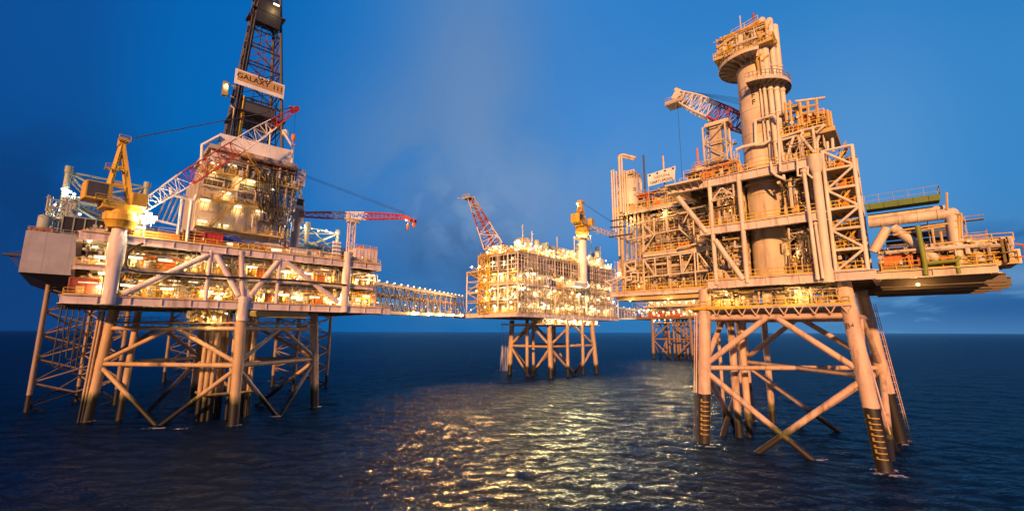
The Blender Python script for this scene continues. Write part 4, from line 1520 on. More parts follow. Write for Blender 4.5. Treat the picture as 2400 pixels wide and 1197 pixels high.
# decks
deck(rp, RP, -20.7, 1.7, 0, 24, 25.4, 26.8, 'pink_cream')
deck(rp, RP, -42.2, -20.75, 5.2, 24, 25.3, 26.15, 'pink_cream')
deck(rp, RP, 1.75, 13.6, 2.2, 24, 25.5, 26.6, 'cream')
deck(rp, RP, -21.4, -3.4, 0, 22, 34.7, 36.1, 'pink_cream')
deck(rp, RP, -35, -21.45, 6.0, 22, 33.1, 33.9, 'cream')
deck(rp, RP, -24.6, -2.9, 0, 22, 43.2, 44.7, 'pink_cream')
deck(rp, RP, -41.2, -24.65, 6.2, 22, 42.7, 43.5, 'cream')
# plated wing of the upper deck seen from below, and the left hanging tray
b = MB()
b.fbox(RP, -26.6, -20.2, -1.9, -.45, 44.35, 44.62).fbox(RP, -26.6, -24.65, -.44, 3, 43.3, 44.34)
b.build('deck_wing', M['cream_light'], rp, smooth=False)
b = MB()
for i in range(5):
    s = -26 + i * 1.25
    b.slab([RP.p(s, -1.8, 44.34), RP.p(s, -.45, 44.34), RP.p(s, -.45, 43.5)], RP.u * .12)
b.build('wing_rib', M['mustard'], rp, smooth=False)
MB().fbox(RP, -37, -22, 5.6, 11, 24.4, 25.2).fbox(RP, -41.5, -30, 6.5, 12, 24.6, 25.25).build('hanging_tray', M['mustard'], rp, smooth=False)
# deep girders under the right wing, their shade put into the dark paint
for k, (s0, s1, t, z) in enumerate(((2, 14.5, 4.5, 25.05), (2, 15.3, 8, 24.85), (1, 15.5, 12, 24.75), (0, 15.2, 16, 24.7), (1, 14, 20, 24.7))):
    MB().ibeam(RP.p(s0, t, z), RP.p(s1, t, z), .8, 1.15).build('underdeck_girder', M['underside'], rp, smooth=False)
# columns and diagonals of the front
for pts, r in (((( 1731, 424), (1752, 655)), .38), (((1905, 372), (1945, 640)), .62), (((1662, 440), (1681, 668)), .34)):
    a, c = RP.pick(-.05, *pts[0]), RP.pick(-.05, *pts[1])
    s = (RP.st(a)[0] + RP.st(c)[0]) / 2
    b = MB().tube(RP.p(s, -.05, 26.0), RP.p(s, -.05, 44.4), r, 16)
    if r > .5:
        b.lathe(RP.p(s, -.05, 42.0), [(r, 0), (1.05, 1.2), (1.05, 2.85)], 16).lathe(RP.p(s, -.05, 25.3), [(.75, 0), (.75, 1.6), (r, 2.2)], 16)
    b.build('column', M['cream_light'], rp)
for (ax, ay, cx, cy) in ((1589, 462, 1657, 546), (1676, 562, 1742, 655)):
    MB().tube(RP.pick(-.3, ax, ay), RP.pick(-.1, cx, cy), .42, 14).build('diagonal_brace', M['cream_light'], rp)
for s, t in ((-20, 12), (-20, 21.5), (-3.6, 12), (-3.6, 21.5), (-12, 21.5), (-40, 7), (-40, 21), (-30, 21), (-30, 7)):
    MB().tube(RP.p(s, t, 26), RP.p(s, t, 43.4), .45, 12).build('column', M['cream_worn'], rp)
# standing pipes on the front
for pts, r in ((((1884, 402), (1917, 655)), .27), (((1911, 524), (1929, 652)), .2), (((1822, 262), (1829, 402)), .2)):
    a, c = RP.pick(-.95, *pts[0]), RP.pick(-.95, *pts[1])
    MB().tube(a, c, r, 12).ball(a, r * 1.5, 10, 5).build('vent_pipe', M['cream_light'], rp)
for pts, r in (([(1806, 378), (1809, 402), (1820, 412), (1838, 420), (1836, 410)], .22), ([(1868, 372), (1870, 412), (1880, 412), (1878, 400), (1893, 392), (1893, 408), (1905, 418)], .16),
               ([(1770, 285), (1772, 340), (1790, 338), (1803, 330), (1803, 322)], .26), ([(1767, 284), (1812, 270), (1822, 282)], .24), ([(1725, 352), (1740, 345), (1785, 335)], .3)):
    MB().path([RP.pick(-.8 if pts[0][1] > 360 else 2.6, *q) for q in pts], r, 10).build('pipe', M['cream_light'], rp)
# hanging frames below the upper and middle decks
b = MB()
for pts in ([(1668, 472), (1720, 458)], [(1668, 472), (1690, 441)], [(1692, 441), (1716, 455)], [(1718, 432), (1720, 460)], [(1722, 564), (1722, 580)], [(1722, 580), (1738, 577)], [(1848, 535), (1850, 560)], [(1850, 560), (1855, 558)]):
    MB().path([RP.pick(-.3, *q) for q in pts], .16, 6).build('hanging_frame', M['cream'], rp)


def CR6(x, y): return 1400 + x * .3343, 330 + y * .3342


def frame_lines(lines, t, r, mat, name):
    if name == 'pipe':
        for l in lines:
            MB().path([RP.pick(t, *CR6(*q)) for q in l], r, 8).build(name, M[mat], rp)
        return
    b = MB()
    for l in lines:
        b.path([RP.pick(t, *CR6(*q)) for q in l], r, 8)
    b.build(name, M[mat], rp)


frame_lines([[(205, 603), (300, 577), (640, 492)], [(210, 695), (400, 655), (680, 598)], [(205, 603), (210, 695)], [(320, 578), (322, 780)], [(395, 540), (400, 655)], [(480, 522), (485, 638)],
             [(568, 498), (576, 625)], [(672, 560), (680, 730)], [(320, 580), (400, 660), (332, 765)], [(640, 500), (580, 622), (682, 708)], [(212, 690), (262, 590)]], 5.6, .15, 'cream', 'truss_frame')
frame_lines([[(320, 832), (680, 782), (790, 762)], [(330, 957), (780, 908)], [(322, 832), (332, 1048)], [(402, 820), (410, 948)], [(490, 808), (498, 940)], [(580, 796), (590, 925)], [(680, 782), (692, 1018)],
             [(700, 780), (708, 915)], [(330, 842), (405, 945)], [(667, 788), (602, 918)], [(705, 782), (785, 892)], [(768, 715), (775, 800), (790, 830)]], 5.4, .15, 'cream_light', 'truss_frame')
frame_lines([[(190, 862), (268, 842), (268, 905), (195, 920), (190, 862), (250, 908)], [(190, 862), (200, 1060)], [(235, 925), (240, 975), (195, 985)], [(240, 925), (285, 925), (285, 985), (245, 990)],
             [(50, 985), (100, 1010), (180, 960), (235, 975)], [(60, 985), (190, 955)], [(95, 1010), (100, 1075)]], 5.8, .15, 'cream_light', 'truss_frame')
frame_lines([[(770, 800), (768, 710), (700, 720), (560, 755)], [(335, 690), (345, 672), (380, 668)], [(250, 545), (262, 580), (300, 590)], [(455, 480), (560, 470)], [(500, 530), (630, 500)], [(640, 480), (755, 455)]], 5.0, .2, 'cream', 'pipe')
# columns of pipes at the far left corner
b = MB()
for i, (x, ya, yb) in enumerate(((1432, 400, 540), (1437, 398, 545), (1443, 402, 600), (1450, 370, 497), (1456, 368, 500), (1462, 400, 505), (1468, 402, 500))):
    a = RP.pick(5.6, x, ya); c = RP.pick(5.6, x + (yb - ya) * .045, yb)
    s, _ = RP.st(c)
    MB().tube(RP.p(s, 5.6, c.z), RP.p(s, 5.6, a.z), .2 if i != 3 else .26, 8).build('riser', M['cream_light'], rp)
b.path([RP.pick(5.6, *q) for q in ((1450, 372), (1453, 365), (1462, 363), (1490, 370))], .3, 8)
b.build('riser', M['cream_light'], rp)
b = MB()
b.path([RP.pick(5.8, *q) for q in ((1456, 372), (1459, 368), (1488, 374))], .25, 8)
b.build('riser', M['cream_light'], rp)
b = MB()
for i in range(11):
    s = -40.6 + .62 * i
    MB().tube(RP.p(s, 7 + (i % 3) * .5, 31.5), RP.p(s, 7 + (i % 3) * .5, 42.8), .22, 8).build('riser', M['cream_worn'], rp)
b = MB()
for x, y, x2, y2 in ((1430, 518, 1470, 512), (1430, 533, 1468, 530), (1428, 556, 1480, 548)):
    MB().tube(RP.pick(5.4, x, y), RP.pick(5.4, x2, y2), .16, 6).build('pipe', M['dark_grey'], rp)
MB().fbox(RP, -41.3, -36.5, 5.9, 9, 43.55, 44.5).build('skid', M['mustard'], rp, smooth=False)


def scaffold(parent, fr, s0, s1, t, z0, z1, seed, mat='cream', r=.05, w=1.1):
    rr = random.Random(seed)
    b = MB()
    n = max(2, int((s1 - s0) / 1.7)); m_ = max(1, int((z1 - z0) / 2.0))
    for i in range(n + 1):
        s = s0 + (s1 - s0) * i / n
        top = z1 - (rr.random() < .35) * 2.0
        for tt in (t, t + w):
            b.tube(fr.p(s, tt, z0), fr.p(s, tt, top), r, 5)
    for k in range(1, m_ + 1):
        z = z0 + (z1 - z0) * k / m_
        a = s0 + rr.choice((0, 0, (s1 - s0) / n)); c = s1 - rr.choice((0, 0, (s1 - s0) / n))
        for tt in (t, t + w):
            b.tube(fr.p(a, tt, z - .5), fr.p(c, tt, z - .5), r, 5)
        b.tube(fr.p(a, t, z), fr.p(c, t, z), r, 5)
        if rr.random() < .8:
            b.fbox(fr, a, c, t + .1, t + w - .1, z - .56, z - .51)
        i = rr.randrange(n)
        b.tube(fr.p(s0 + (s1 - s0) * i / n, t, z - (z1 - z0) / m_), fr.p(s0 + (s1 - s0) * (i + 1) / n, t, z), r, 5)
    b.build('scaffolding', M[mat], parent)


for k, q in enumerate(((-36.3, -31, 7.0, 43.5, 47.5), (-30, -26.5, 8.2, 43.5, 48.0), (-20.2, -15.8, 5.2, 26.8, 33.8), (-8.8, -4.6, 2.2, 26.8, 34.2), (-8.6, -4.6, 2.4, 36.1, 42.8), (-20.4, -16, 3.2, 36.1, 42.4),
                       (-33.5, -22, 7.2, 26.2, 32.6), (-37, -22.5, 8.4, 34, 42.2), (-24, -17, 4.2, 44.7, 49.5), (-15.8, -14.9, 2.0, 44.7, 51.5), (2.4, 8, 7.6, 26.6, 31), (-41.6, -38, 6.4, 43.5, 51), (-7, -3.4, 1.2, 44.7, 48.5), (-41.5, -34, 6.2, 26.2, 33), (-29, -22, 5.6, 26.2, 29.6), (-31, -24, 6.1, 34, 38.4), (-9, -4, 3.6, 44.7, 55), (8, 13.5, 4.4, 26.6, 33.5), (-24, -20, 1.0, 44.7, 47.5), (-17.5, -14.8, 3.0, 26.8, 43))):
    scaffold(rp, RP, *q, 300 + k, ('cream', 'mustard', 'cream_worn')[k % 3])
for k, q in enumerate(((-18, -9, .8, 23.9, 27.6), (3, 11, .9, 28.9, 32.4), (-17, -4, 1.4, 34.6, 37), (22, 28, .6, 23.9, 27.8), (-8, 0, .9, 28.9, 32.4), (8, 19, .9, 23.9, 27.0))):
    scaffold(lp, LP, *q, 340 + k, ('yellow', 'cream', 'mustard')[k % 3], .04)
# interior bulkheads, painted near-black for the shade deep in the bays
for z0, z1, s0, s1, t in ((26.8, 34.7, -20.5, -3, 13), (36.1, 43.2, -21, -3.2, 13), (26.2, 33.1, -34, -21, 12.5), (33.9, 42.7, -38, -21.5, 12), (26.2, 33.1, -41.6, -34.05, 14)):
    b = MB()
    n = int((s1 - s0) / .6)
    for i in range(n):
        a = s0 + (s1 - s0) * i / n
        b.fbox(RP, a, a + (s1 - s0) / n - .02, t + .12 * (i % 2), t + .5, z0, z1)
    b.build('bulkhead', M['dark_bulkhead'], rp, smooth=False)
b = MB()
for i in range(24):
    s = -29.5 + i * .36
    b.fbox(RP, s, s + .2, 8.4, 8.8, 26.2, 29.4)
b.build('louvre_wall', M['cream_worn'], rp, smooth=False)
pal = ('cream_worn', 'cream', 'olive', 'rust_steel', 'grey', 'mustard')
clutter(rp, RP, -20, -15, 1.0, 11, 26.85, 34.6, 187, 72, pal)
clutter(rp, RP, -9, 0.5, 1.2, 11, 26.85, 34.6, 289, 73, pal)
clutter(rp, RP, -20, -15, 1.0, 11, 36.15, 43.1, 204, 74, pal)
clutter(rp, RP, -9, -4, 1.2, 11, 36.15, 43.1, 204, 75, pal)
clutter(rp, RP, -41, -21.5, 6.8, 11, 26.2, 33.0, 374, 76, ('cream_worn', 'cream', 'rust_steel', 'mustard', 'olive'))
clutter(rp, RP, -38, -21.8, 6.8, 11, 33.95, 42.6, 442, 77, ('cream_worn', 'rust_steel', 'olive', 'grey', 'cream'))
clutter(rp, RP, -40.5, -25.5, 6.8, 14, 43.55, 47.4, 323, 78, ('cream', 'cream_worn', 'orange', 'grey', 'mustard'))
clutter(rp, RP, -40.5, -36.5, 6.6, 10, 43.55, 52.5, 204, 79, ('cream', 'cream_worn', 'rust_steel', 'cream_light'))
clutter(rp, RP, -24, -15, 1.5, 14, 44.72, 47.8, 255, 80, ('cream', 'mustard', 'orange', 'cream_worn'))
clutter(rp, RP, 2.2, 14.8, 2.6, 10, 26.6, 30.2, 430, 81, ('cream', 'mustard', 'cream_worn', 'mustard', 'cream_light'))
# big pipes in the middle bays
b = MB()
for s, t, z0, z1, r in ((-6.3, 6, 27, 43, .55), (-5.2, 8, 27, 43, .4), (-17.6, 7, 27, 42, .5), (-7.6, 9, 27, 43, .9)):
    MB().tube(RP.p(s, t, z0), RP.p(s, t, z1), r, 12).build('riser', M['cream_worn'], rp)
# railings in yellow along the fronts
for z, s0, s1, t in ((26.8, -20.5, -3.2, -.1), (36.1, -21.2, -3.6, -.1), (44.7, -24.5, -3.2, .2), (43.5, -36.4, -26.6, 6.3), (26.15, -42, -21, 5.3), (33.9, -35, -21.6, 6.1), (26.6, 2.4, 13.5, 2.3)):
    MB().rail([RP.p(s0, t, z), RP.p(s1, t, z)], 1.25, .065, 1.4).build('railing', M['yellow_rail'], rp)
for q in ((-20.6, -3.2, -.16, -.1, 26.82, 27.05), (-21.2, -3.6, -.16, -.1, 36.12, 36.35), (-42, -21, 5.2, 5.26, 26.17, 26.4)):
    MB().fbox(RP, *q).build('toe_board', M['yellow'], rp, smooth=False)
for px, py, t in ((1500, 668, 8), (1448, 640, 7), (1565, 575, 9), (1690, 690, 4), (1800, 690, 4), (1880, 690, 4), (1615, 470, 9), (1700, 600, 5), (1870, 590, 6), (1880, 470, 6), (1700, 480, 5), (1520, 520, 9), (1575, 660, 8), (2120, 640, 5), (2180, 610, 6), (1460, 600, 8)):
    lamp(rp, RP.pick(t, px, py), 'bulborange', 0, .5)  # orange bulbs, mostly added to light the bays and deck undersides
for i, (s, t, z) in enumerate(((-38, 3.5, 25.0), (-30, 3.5, 25.0), (-18, -1.6, 24.9), (-8, -1.6, 24.9), (6, .8, 25.2), (-30, 3.5, 42.2), (-37, 3.5, 42.2))):
    lamp(rp, RP.p(s, t + 2, z - .6), 'bulborange', 0, .55)  # more bulbs added below the decks to brighten their undersides
# stair tower at the right end of the main decks
e = thing('stair_tower', 'cream braced stair tower with yellow flights and orange panels, right of the round tower', 'stair tower', RP.p(-1, 3, 26.8))
b = MB()
S0, S1, TA, TB_ = -2.75, .95, .6, 7.5
cs_ = [(S0, TA), (S1, TA), (S1, TB_), (S0, TB_)]
for c in cs_:
    b.tube(RP.p(*c, 26.82), RP.p(*c, 45.5), .27, 10)
b.build('post', M['cream_light'], e)
lv = [26.9 + 3.1 * i for i in range(7)]
b = MB()
for z in lv:
    for k in range(4):
        b.tube(RP.p(*cs_[k], z), RP.p(*cs_[(k + 1) % 4], z), .2, 8)
for i in range(6):
    for k in range(4):
        a, c = cs_[k], cs_[(k + 1) % 4]
        if (i + (k > 0)) % 2: a, c = c, a
        if i == 0 or i % 2 == 1 or k > 0 or i == 4 or i == 2:
            b.tube(RP.p(*a, lv[i]), RP.p(*c, lv[i + 1]), .19, 8)
b.build('tower_brace', M['cream_light'], e)
for i in range(6):
    MB().fbox(RP, S0 + .3, S1 - .3, TA + .3, TB_ - .3, lv[i] + .02, lv[i] + .12).build('landing', M['mustard'], e, smooth=False)
    t = 1.8 if i % 2 else 4.4
    sa, sb = (S0 + .8, S1 - .6) if i % 2 else (S1 - .6, S0 + .8)
    MB().stair(RP.p(sa, t, lv[i] + .12), RP.p(sb, t, lv[i + 1] + .1), 1.1, 10).build('stair', M['yellow'], e)
    MB().rail([RP.p(S0 + .3, TA + .2, lv[i] + .1), RP.p(S1 - .3, TA + .2, lv[i] + .1), RP.p(S1 - .3, TB_ - .3, lv[i] + .1)], 1.2, .06, .9).build('railing', M['yellow_rail'], e)
for i in (3, 4, 5):
    b = MB()
    for k in range(5):
        b.fbox(RP, S0 + 1.4, S1 - .3, 2.6 + .02 * (k % 2), 2.8, lv[i] + .3 + k * .36, lv[i] + .62 + k * .36)
    b.build('cladding_panel', M['orange'], e, smooth=False)

# ------------------------------------------------------------------ the round tower
SC, TC = -11.95, 6.0
vs_ = thing('vent_tower', 'tall round concrete-coloured tower with pipes up its side and two ring platforms', 'vent tower', RP.p(SC, TC, 26.82))
RS = 2.78
b = MB()
pr = [(RS * 1.16, 0), (RS * 1.16, .5), (RS, .9)]
for z in (6.5, 9.8, 14.5, 17.5, 21.0, 25.5, 30.0, 34.5, 38.5):
    pr += [(RS, z), (RS * 1.025, z + .05), (RS * 1.025, z + .25), (RS, z + .3)]
pr += [(RS, 42.0)]
b.lathe(RP.p(SC, TC, 26.83), pr, 36)
b.build('shell', M['concrete'], vs_)
b = MB()
b.lathe(RP.p(SC, TC, 43.2), [(RS * 1.22, 0), (RS * 1.22, .25), (RS * 1.04, .3), (RS * 1.04, 1.6)], 36).lathe(RP.p(SC, TC, 46.4), [(RS * 1.08, 0), (RS * 1.08, .3)], 36)
b.build('collar', M['cream'], vs_)


def ring_deck(z, r0, r1, a0, a1, name='ring_platform'):
    n = 22
    b = MB(); rb = MB(); rl = MB()
    def q(r, a, zz): return RP.p(SC + r * math.cos(a), TC + r * math.sin(a), zz)
    pts = []
    for i in range(n):
        x0 = a0 + (a1 - a0) * i / n; x1 = a0 + (a1 - a0) * (i + 1) / n
        b.hexa([q(r0, x0, z), q(r1, x0, z), q(r1, x1, z), q(r0, x1, z), q(r0, x0, z + .14), q(r1, x0, z + .14), q(r1, x1, z + .14), q(r0, x1, z + .14)])
        b.hexa([q(r1, x0, z - .3), q(r1 + .08, x0, z - .3), q(r1 + .08, x1, z - .3), q(r1, x1, z - .3), q(r1, x0, z + .3), q(r1 + .08, x0, z + .3), q(r1 + .08, x1, z + .3), q(r1, x1, z + .3)])
        if i % 2 == 0:
            rb.slab([q(r0, x0, z - .02), q(r1, x0, z - .02), q(r1, x0, z - .22), q(r0, x0, z - 1.1)], (q(1, x0 + .1, 0) - q(1, x0, 0)) * .8)
        pts.append(q(r1, x0, z + .14))
    pts.append(q(r1, a1, z + .14))
    o = b.build(name, M['cream'], vs_, smooth=False)
    rb.build('bracket', M['cream_worn'], o, smooth=False)
    rl.rail(pts, 1.25, .06, 3)
    rl.build('railing', M['grey'], o)


PI = math.pi
ring_deck(66.4, RS + .05, 5.7, PI * .70, PI * 1.62)
ring_deck(60.9, RS + .05, 5.5, -PI * .52, PI * .28)
# flues and headers at the top
b = MB()
b.lathe(RP.p(SC, TC, 68.8), [(RS, 0), (3.3, .5), (3.3, .9), (2.6, 1.0), (2.6, 3.4), (1.8, 4.0)], 26)
b.build('head_drum', M['cream'], vs_)
for i, (ds_, dt_, r, z0, z1) in enumerate(((2.5, -2.3, .62, 62, 74.6), (3.4, -1.0, .62, 62, 74.8), (3.9, .6, .6, 62, 74.2), (1.2, -3.0, .5, 66, 73.6), (-1.0, -3.1, .55, 68, 72.8), (-2.4, -2.6, .6, 68.5, 73.0), (-3.8, -1.6, .62, 68.5, 72.6), (-4.6, -.2, .6, 68.5, 72.2), (.6, 2.4, .6, 66, 74.2))):
    z1 -= 1.0
    c = RP.p(SC + ds_, TC + dt_, z0)
    pr = [(r, 0), (r, z1 - z0 - r), (r * .9, z1 - z0 - r * .5), (r * .6, z1 - z0 - r * .12), (r * .1, z1 - z0)]
    MB().lathe(c, pr, 14).build('flue', M['cream_light'], vs_)
b = MB()
b.path([RP.p(SC - 5.0, TC - 3.4, 70.4), RP.p(SC + 2.2, TC - 3.6, 72.4)], .28, 8).path([RP.p(SC - 5.2, TC - 3.2, 69.2), RP.p(SC + 3.2, TC - 3.4, 69.4)], .25, 8)
for s in (-5, -3.6, -2, -.4, 1.2, 2.6):
    b.tube(RP.p(SC + s, TC - 3.3, 67.6), RP.p(SC + s, TC - 3.3, 72.2), .12, 6)
    b.tube(RP.p(SC + s, TC - 3.3, 69.2), RP.p(SC + s + 1.4, TC - 3.3, 71.6), .1, 6)
b.fbox(RP, SC - 5.6, SC + 4.0, TC - 4.0, TC + 3, 67.7, 67.9)
b.fbox(RP, SC - 4.4, SC + 1.2, TC - 2.8, TC - 2.6, 68.2, 71.6)
b.build('header_frame', M['mustard'], vs_)
MB().rail([RP.p(SC - 5.6, TC - 4.0, 67.9), RP.p(SC + 4.2, TC - 4.0, 67.9), RP.p(SC + 4.2, TC + 2, 67.9)], 1.2, .06).build('railing', M['yellow_rail'], vs_)
MB().rail([RP.p(SC - 2.5, TC - 2.8, 72), RP.p(SC + 2, TC - 2.8, 73)], 1.1, .05).build('railing', M['yellow_rail'], vs_)
clutter(vs_, RP, SC - 5.4, SC + 3.2, TC - 3.9, TC - 2, 67.9, 72.2, 170, 91, ('cream', 'mustard', 'cream_light', 'cream_worn', 'yellow'))
MB().tube(RP.p(SC - 1.2, TC - 1, 72), RP.p(SC - 1.2, TC - 1, 76.6), .1, 6).build('mast', M['cream'], vs_)
MB().tube(RP.p(SC + 1.0, TC - 1, 72), RP.p(SC + 1.0, TC - 1, 75.6), .1, 6).lathe(RP.p(SC + 1.0, TC - 1, 75.0), [(.22, 0), (.22, .8), (.1, 1.0)], 8).build('beacon_mast', M['red_brown'], vs_)
for ds_, dt_, r, z0 in ((1.9, -2.7, .27, 44.8), (2.7, -2.2, .42, 46), (3.5, -1.4, .45, 45.0), (4.2, -.4, .42, 45.6), (1.3, -3.0, .14, 50)):
    p0 = RP.p(SC + ds_, TC + dt_, z0)
    b = MB().tube(p0, RP.p(SC + ds_, TC + dt_, 68.5), r, 12)
    for z in (50, 55, 59.5, 64):
        b.tube(RP.p(SC + ds_, TC + dt_, z), RP.p(SC + ds_, TC + dt_, z + .3), r * 1.25, 12)
    b.build('side_pipe', M['cream_light'], vs_)
MB().path([RP.p(SC + 2.0, TC - 3.0, 66.4), RP.p(SC + 1.2, TC - 3.1, 65.6), RP.p(SC + 1.4, TC - 3.1, 63.6), RP.p(SC + .9, TC - 3.2, 62)], .2, 8).path([RP.p(SC + 3.0, TC - 2.8, 65.8), RP.p(SC + 2.0, TC - 3.0, 65.0)], .2, 8).build('valve_pipe', M['yellow'], vs_)
text('F\nF', 1.3, 'black', vs_, RP.p(SC + .1, TC - RS - .05, 58.6), face_rot(RP), .05)

# ------------------------------------------------------------------ upper module right of the tower
um = thing('gantry_module', 'orange-lit framed module with railings and posts, on the upper deck right of the round tower', 'module', RP.p(-5, 4, 44.72))


def PK(t, x, y): return RP.pick(t, 1780 + x * .2006, 200 + y * .2005)


b = MB()
for l in ([(238, 600), (282, 890)], [(620, 490), (660, 805)], [(460, 610), (492, 825)], [(250, 612), (480, 535), (765, 460)], [(265, 640), (440, 590)], [(400, 600), (312, 862)], [(480, 592), (640, 790)], [(282, 890), (445, 850)],
          [(755, 470), (660, 560)], [(700, 590), (672, 660), (680, 800)], [(850, 620), (862, 780)], [(790, 660), (800, 770)], [(475, 520), (505, 560), (480, 590)]):
    b.path([PK(2.2, *q) for q in l], .22, 8)
b.build('frame', M['cream_light'], um)
a = PK(2.2, 250, 612); c = PK(2.2, 765, 460)
sa, _ = RP.st(a); sc_, _ = RP.st(c)
zp = (a.z + c.z) / 2
b = MB().fbox(RP, sa, sc_ + .2, 2.3, 9, zp - .15, zp + .1).fbox(RP, sc_ - 4, sc_ + 1.2, 2.6, 11, zp - .9, zp - .2)
b.build('platform', M['mustard'], um, smooth=False)
MB().rail([RP.p(sa, 2.3, zp + .1), RP.p(sc_ + .2, 2.3, zp + .1), RP.p(sc_ + .2, 9, zp + .1)], 1.3, .07, 1.2).build('railing', M['yellow_rail'], um)
b = MB()
for l in ([(300, 200), (320, 440)], [(350, 180), (372, 420)], [(290, 240), (385, 220)], [(290, 290), (372, 270)], [(470, 200), (500, 470)], [(660, 150), (690, 440)], [(470, 270), (690, 230)], [(480, 340), (690, 300)], [(560, 190), (580, 450)],
          [(440, 310), (470, 480)], [(740, 310), (760, 450)], [(790, 290), (820, 480)], [(820, 310), (850, 500)], [(640, 340), (735, 320)]):
    MB().path([PK(3.0, *q) for q in l], .24, 6).build('post', M['mustard'], um)
MB().path([PK(3.0, 420, 190), PK(3.0, 770, 146)], .22, 8).build('monorail_beam', M['cream_light'], um)
MB().slab([PK(3.0, 380, 235), PK(3.0, 450, 215), PK(3.0, 440, 245), PK(3.0, 380, 262)], RP.w * 1.5).build('canopy', M['olive'], um, smooth=False)
clutter(um, RP, sa + .3, sc_, 2.6, 8, zp + .12, zp + 3.4, 90, 92, ('mustard', 'cream', 'orange', 'yellow', 'cream_light'))
clutter(um, RP, sa + .5, sc_ - .5, 3, 8, 44.8, zp - .3, 90, 93, ('mustard', 'cream', 'cream_worn', 'olive'))
MB().fbox(RP, sa + .5, sc_ - 1, 8.5, 9, 44.75, zp - .2).build('back_wall', M['olive'], um, smooth=False)

# ------------------------------------------------------------------ right wing: pipe bridge with green canopy
pb = thing('pipe_bridge', 'thick cream pipes on raking legs under a green railed canopy, right of the stair tower', 'pipe gantry', RP.p(7, 4, 26.62))


def PX(t, x, y): return RP.pick(t, 1980 + x * .284, 420 + y * .284)


a, c = PX(3.6, 150, 372), PX(3.6, 880, 262)
zc = (a.z + c.z) / 2 - .15
sa, sc_ = 1.6, RP.st(c)[0]
b = MB()
b.tube(RP.p(sa, 3.6, zc), RP.p(sc_, 3.6, zc), .72, 18)
for s in np.arange(3, sc_, 2.0):
    b.tube(RP.p(float(s), 3.6, zc), RP.p(float(s) + .12, 3.6, zc), .8, 18)
b.ball(RP.p(sc_, 3.6, zc), .74, 16, 8).tube(RP.p(sc_, 3.6, zc), RP.p(sc_, 3.6, 26.7), .72, 18)
b.build('main_pipe', M['cream'], pb)
MB().tube(RP.p(sa, 4.6, zc + 1.0), RP.p(sc_ - .5, 4.6, zc + 1.0), .5, 14).build('main_pipe', M['cream'], pb)
for q in (((395, 395), (770, 670)), ((350, 400), (235, 600))):
    MB().tube(PX(3.5, *q[0]), PX(3.5, *q[1]), .62, 16).build('raking_leg', M['cream'], pb)
zr = zc + 2.2
b = MB().fbox(RP, 1.5, sc_ - .9, 2.6, 6.5, zr, zr + .12).fbox(RP, 1.5, sc_ - .9, 2.5, 2.6, zr - .35, zr + .5)
for s in np.arange(2, sc_ - 1, 1.6):
    b.fbox(RP, float(s), float(s) + .1, 2.42, 2.5, zr - .3, zr + .45)
b.build('canopy', M['green'], pb, smooth=False)
MB().rail([RP.p(1.5, 2.6, zr + .12), RP.p(sc_ - .9, 2.6, zr + .12), RP.p(sc_ - .9, 6, zr + .12)], 1.6, .04, 1.5).build('railing', M['grey'], pb)
b = MB()
for l in ([(840, 110), (845, 250)], [(890, 290), (960, 285), (965, 480)], [(940, 300), (945, 520)], [(895, 345), (955, 340)], [(900, 400), (960, 390)], [(400, 430), (850, 365)], [(400, 460), (830, 385)], [(720, 400), (740, 535)], [(790, 430), (805, 520)], [(740, 535), (1040, 505), (1045, 560)], [(860, 600), (1040, 550)]):
    b.path([PX(3.0, *q) for q in l], .14, 6)
b.build('frame', M['mustard'], pb)
MB().path([PX(2.0, *q) for q in ((600, 385), (662, 700), (668, 790))], .3, 10).path([PX(2.0, *q) for q in ((664, 695), (925, 670), (945, 635))], .26, 10).path([PX(2.0, *q) for q in ((925, 670), (945, 790))], .2, 8).build('green_pipe', M['green_pipe'], pb)
b = MB()
for k in range(7):
    b.fbox(RP, 3 + .05 * k, 11, 9.0, 9.2, 27 + k * 1.0, 27.85 + k * 1.0)
b.build('louvre_wall', M['dark_grey'], pb, smooth=False)
# equipment block and steps at the far right end
e = thing('metering_skid', 'cream and orange railed pump skid on the far right tip of the sunlit platform', 'pump skid', RP.p(13, 5, 26.6))
MB().fbox(RP, 9.6, 15.6, 3.0, 9, 26.62, 26.9).build('base_frame', M['mustard'], e, smooth=False)
clutter(e, RP, 9.8, 15.3, 3.2, 7, 26.9, 30.0, 120, 95, ('cream', 'orange', 'mustard', 'cream_light'))
b = MB().fbox(RP, 11.4, 13.6, 4.2, 6, 26.92, 29.8).fbox(RP, 13.9, 14.9, 4.2, 6, 26.92, 29.6)
b.build('cabinet', M['cream'], e, smooth=False)
MB().rail([RP.p(9.6, 3.0, 26.9), RP.p(15.6, 3.0, 26.9), RP.p(15.6, 8, 26.9)], 1.3, .07, 1.1).rail([RP.p(10, 3.4, 29.8), RP.p(15.6, 3.4, 29.6)], 1.0, .06).build('railing', M['yellow_rail'], e)
MB().path([RP.p(15.6, 4, 27.5), RP.p(16.4, 4, 27.5), RP.p(16.4, 4, 29), RP.p(15.7, 4, 29.2)], .12, 6).build('pipe', M['orange'], e)
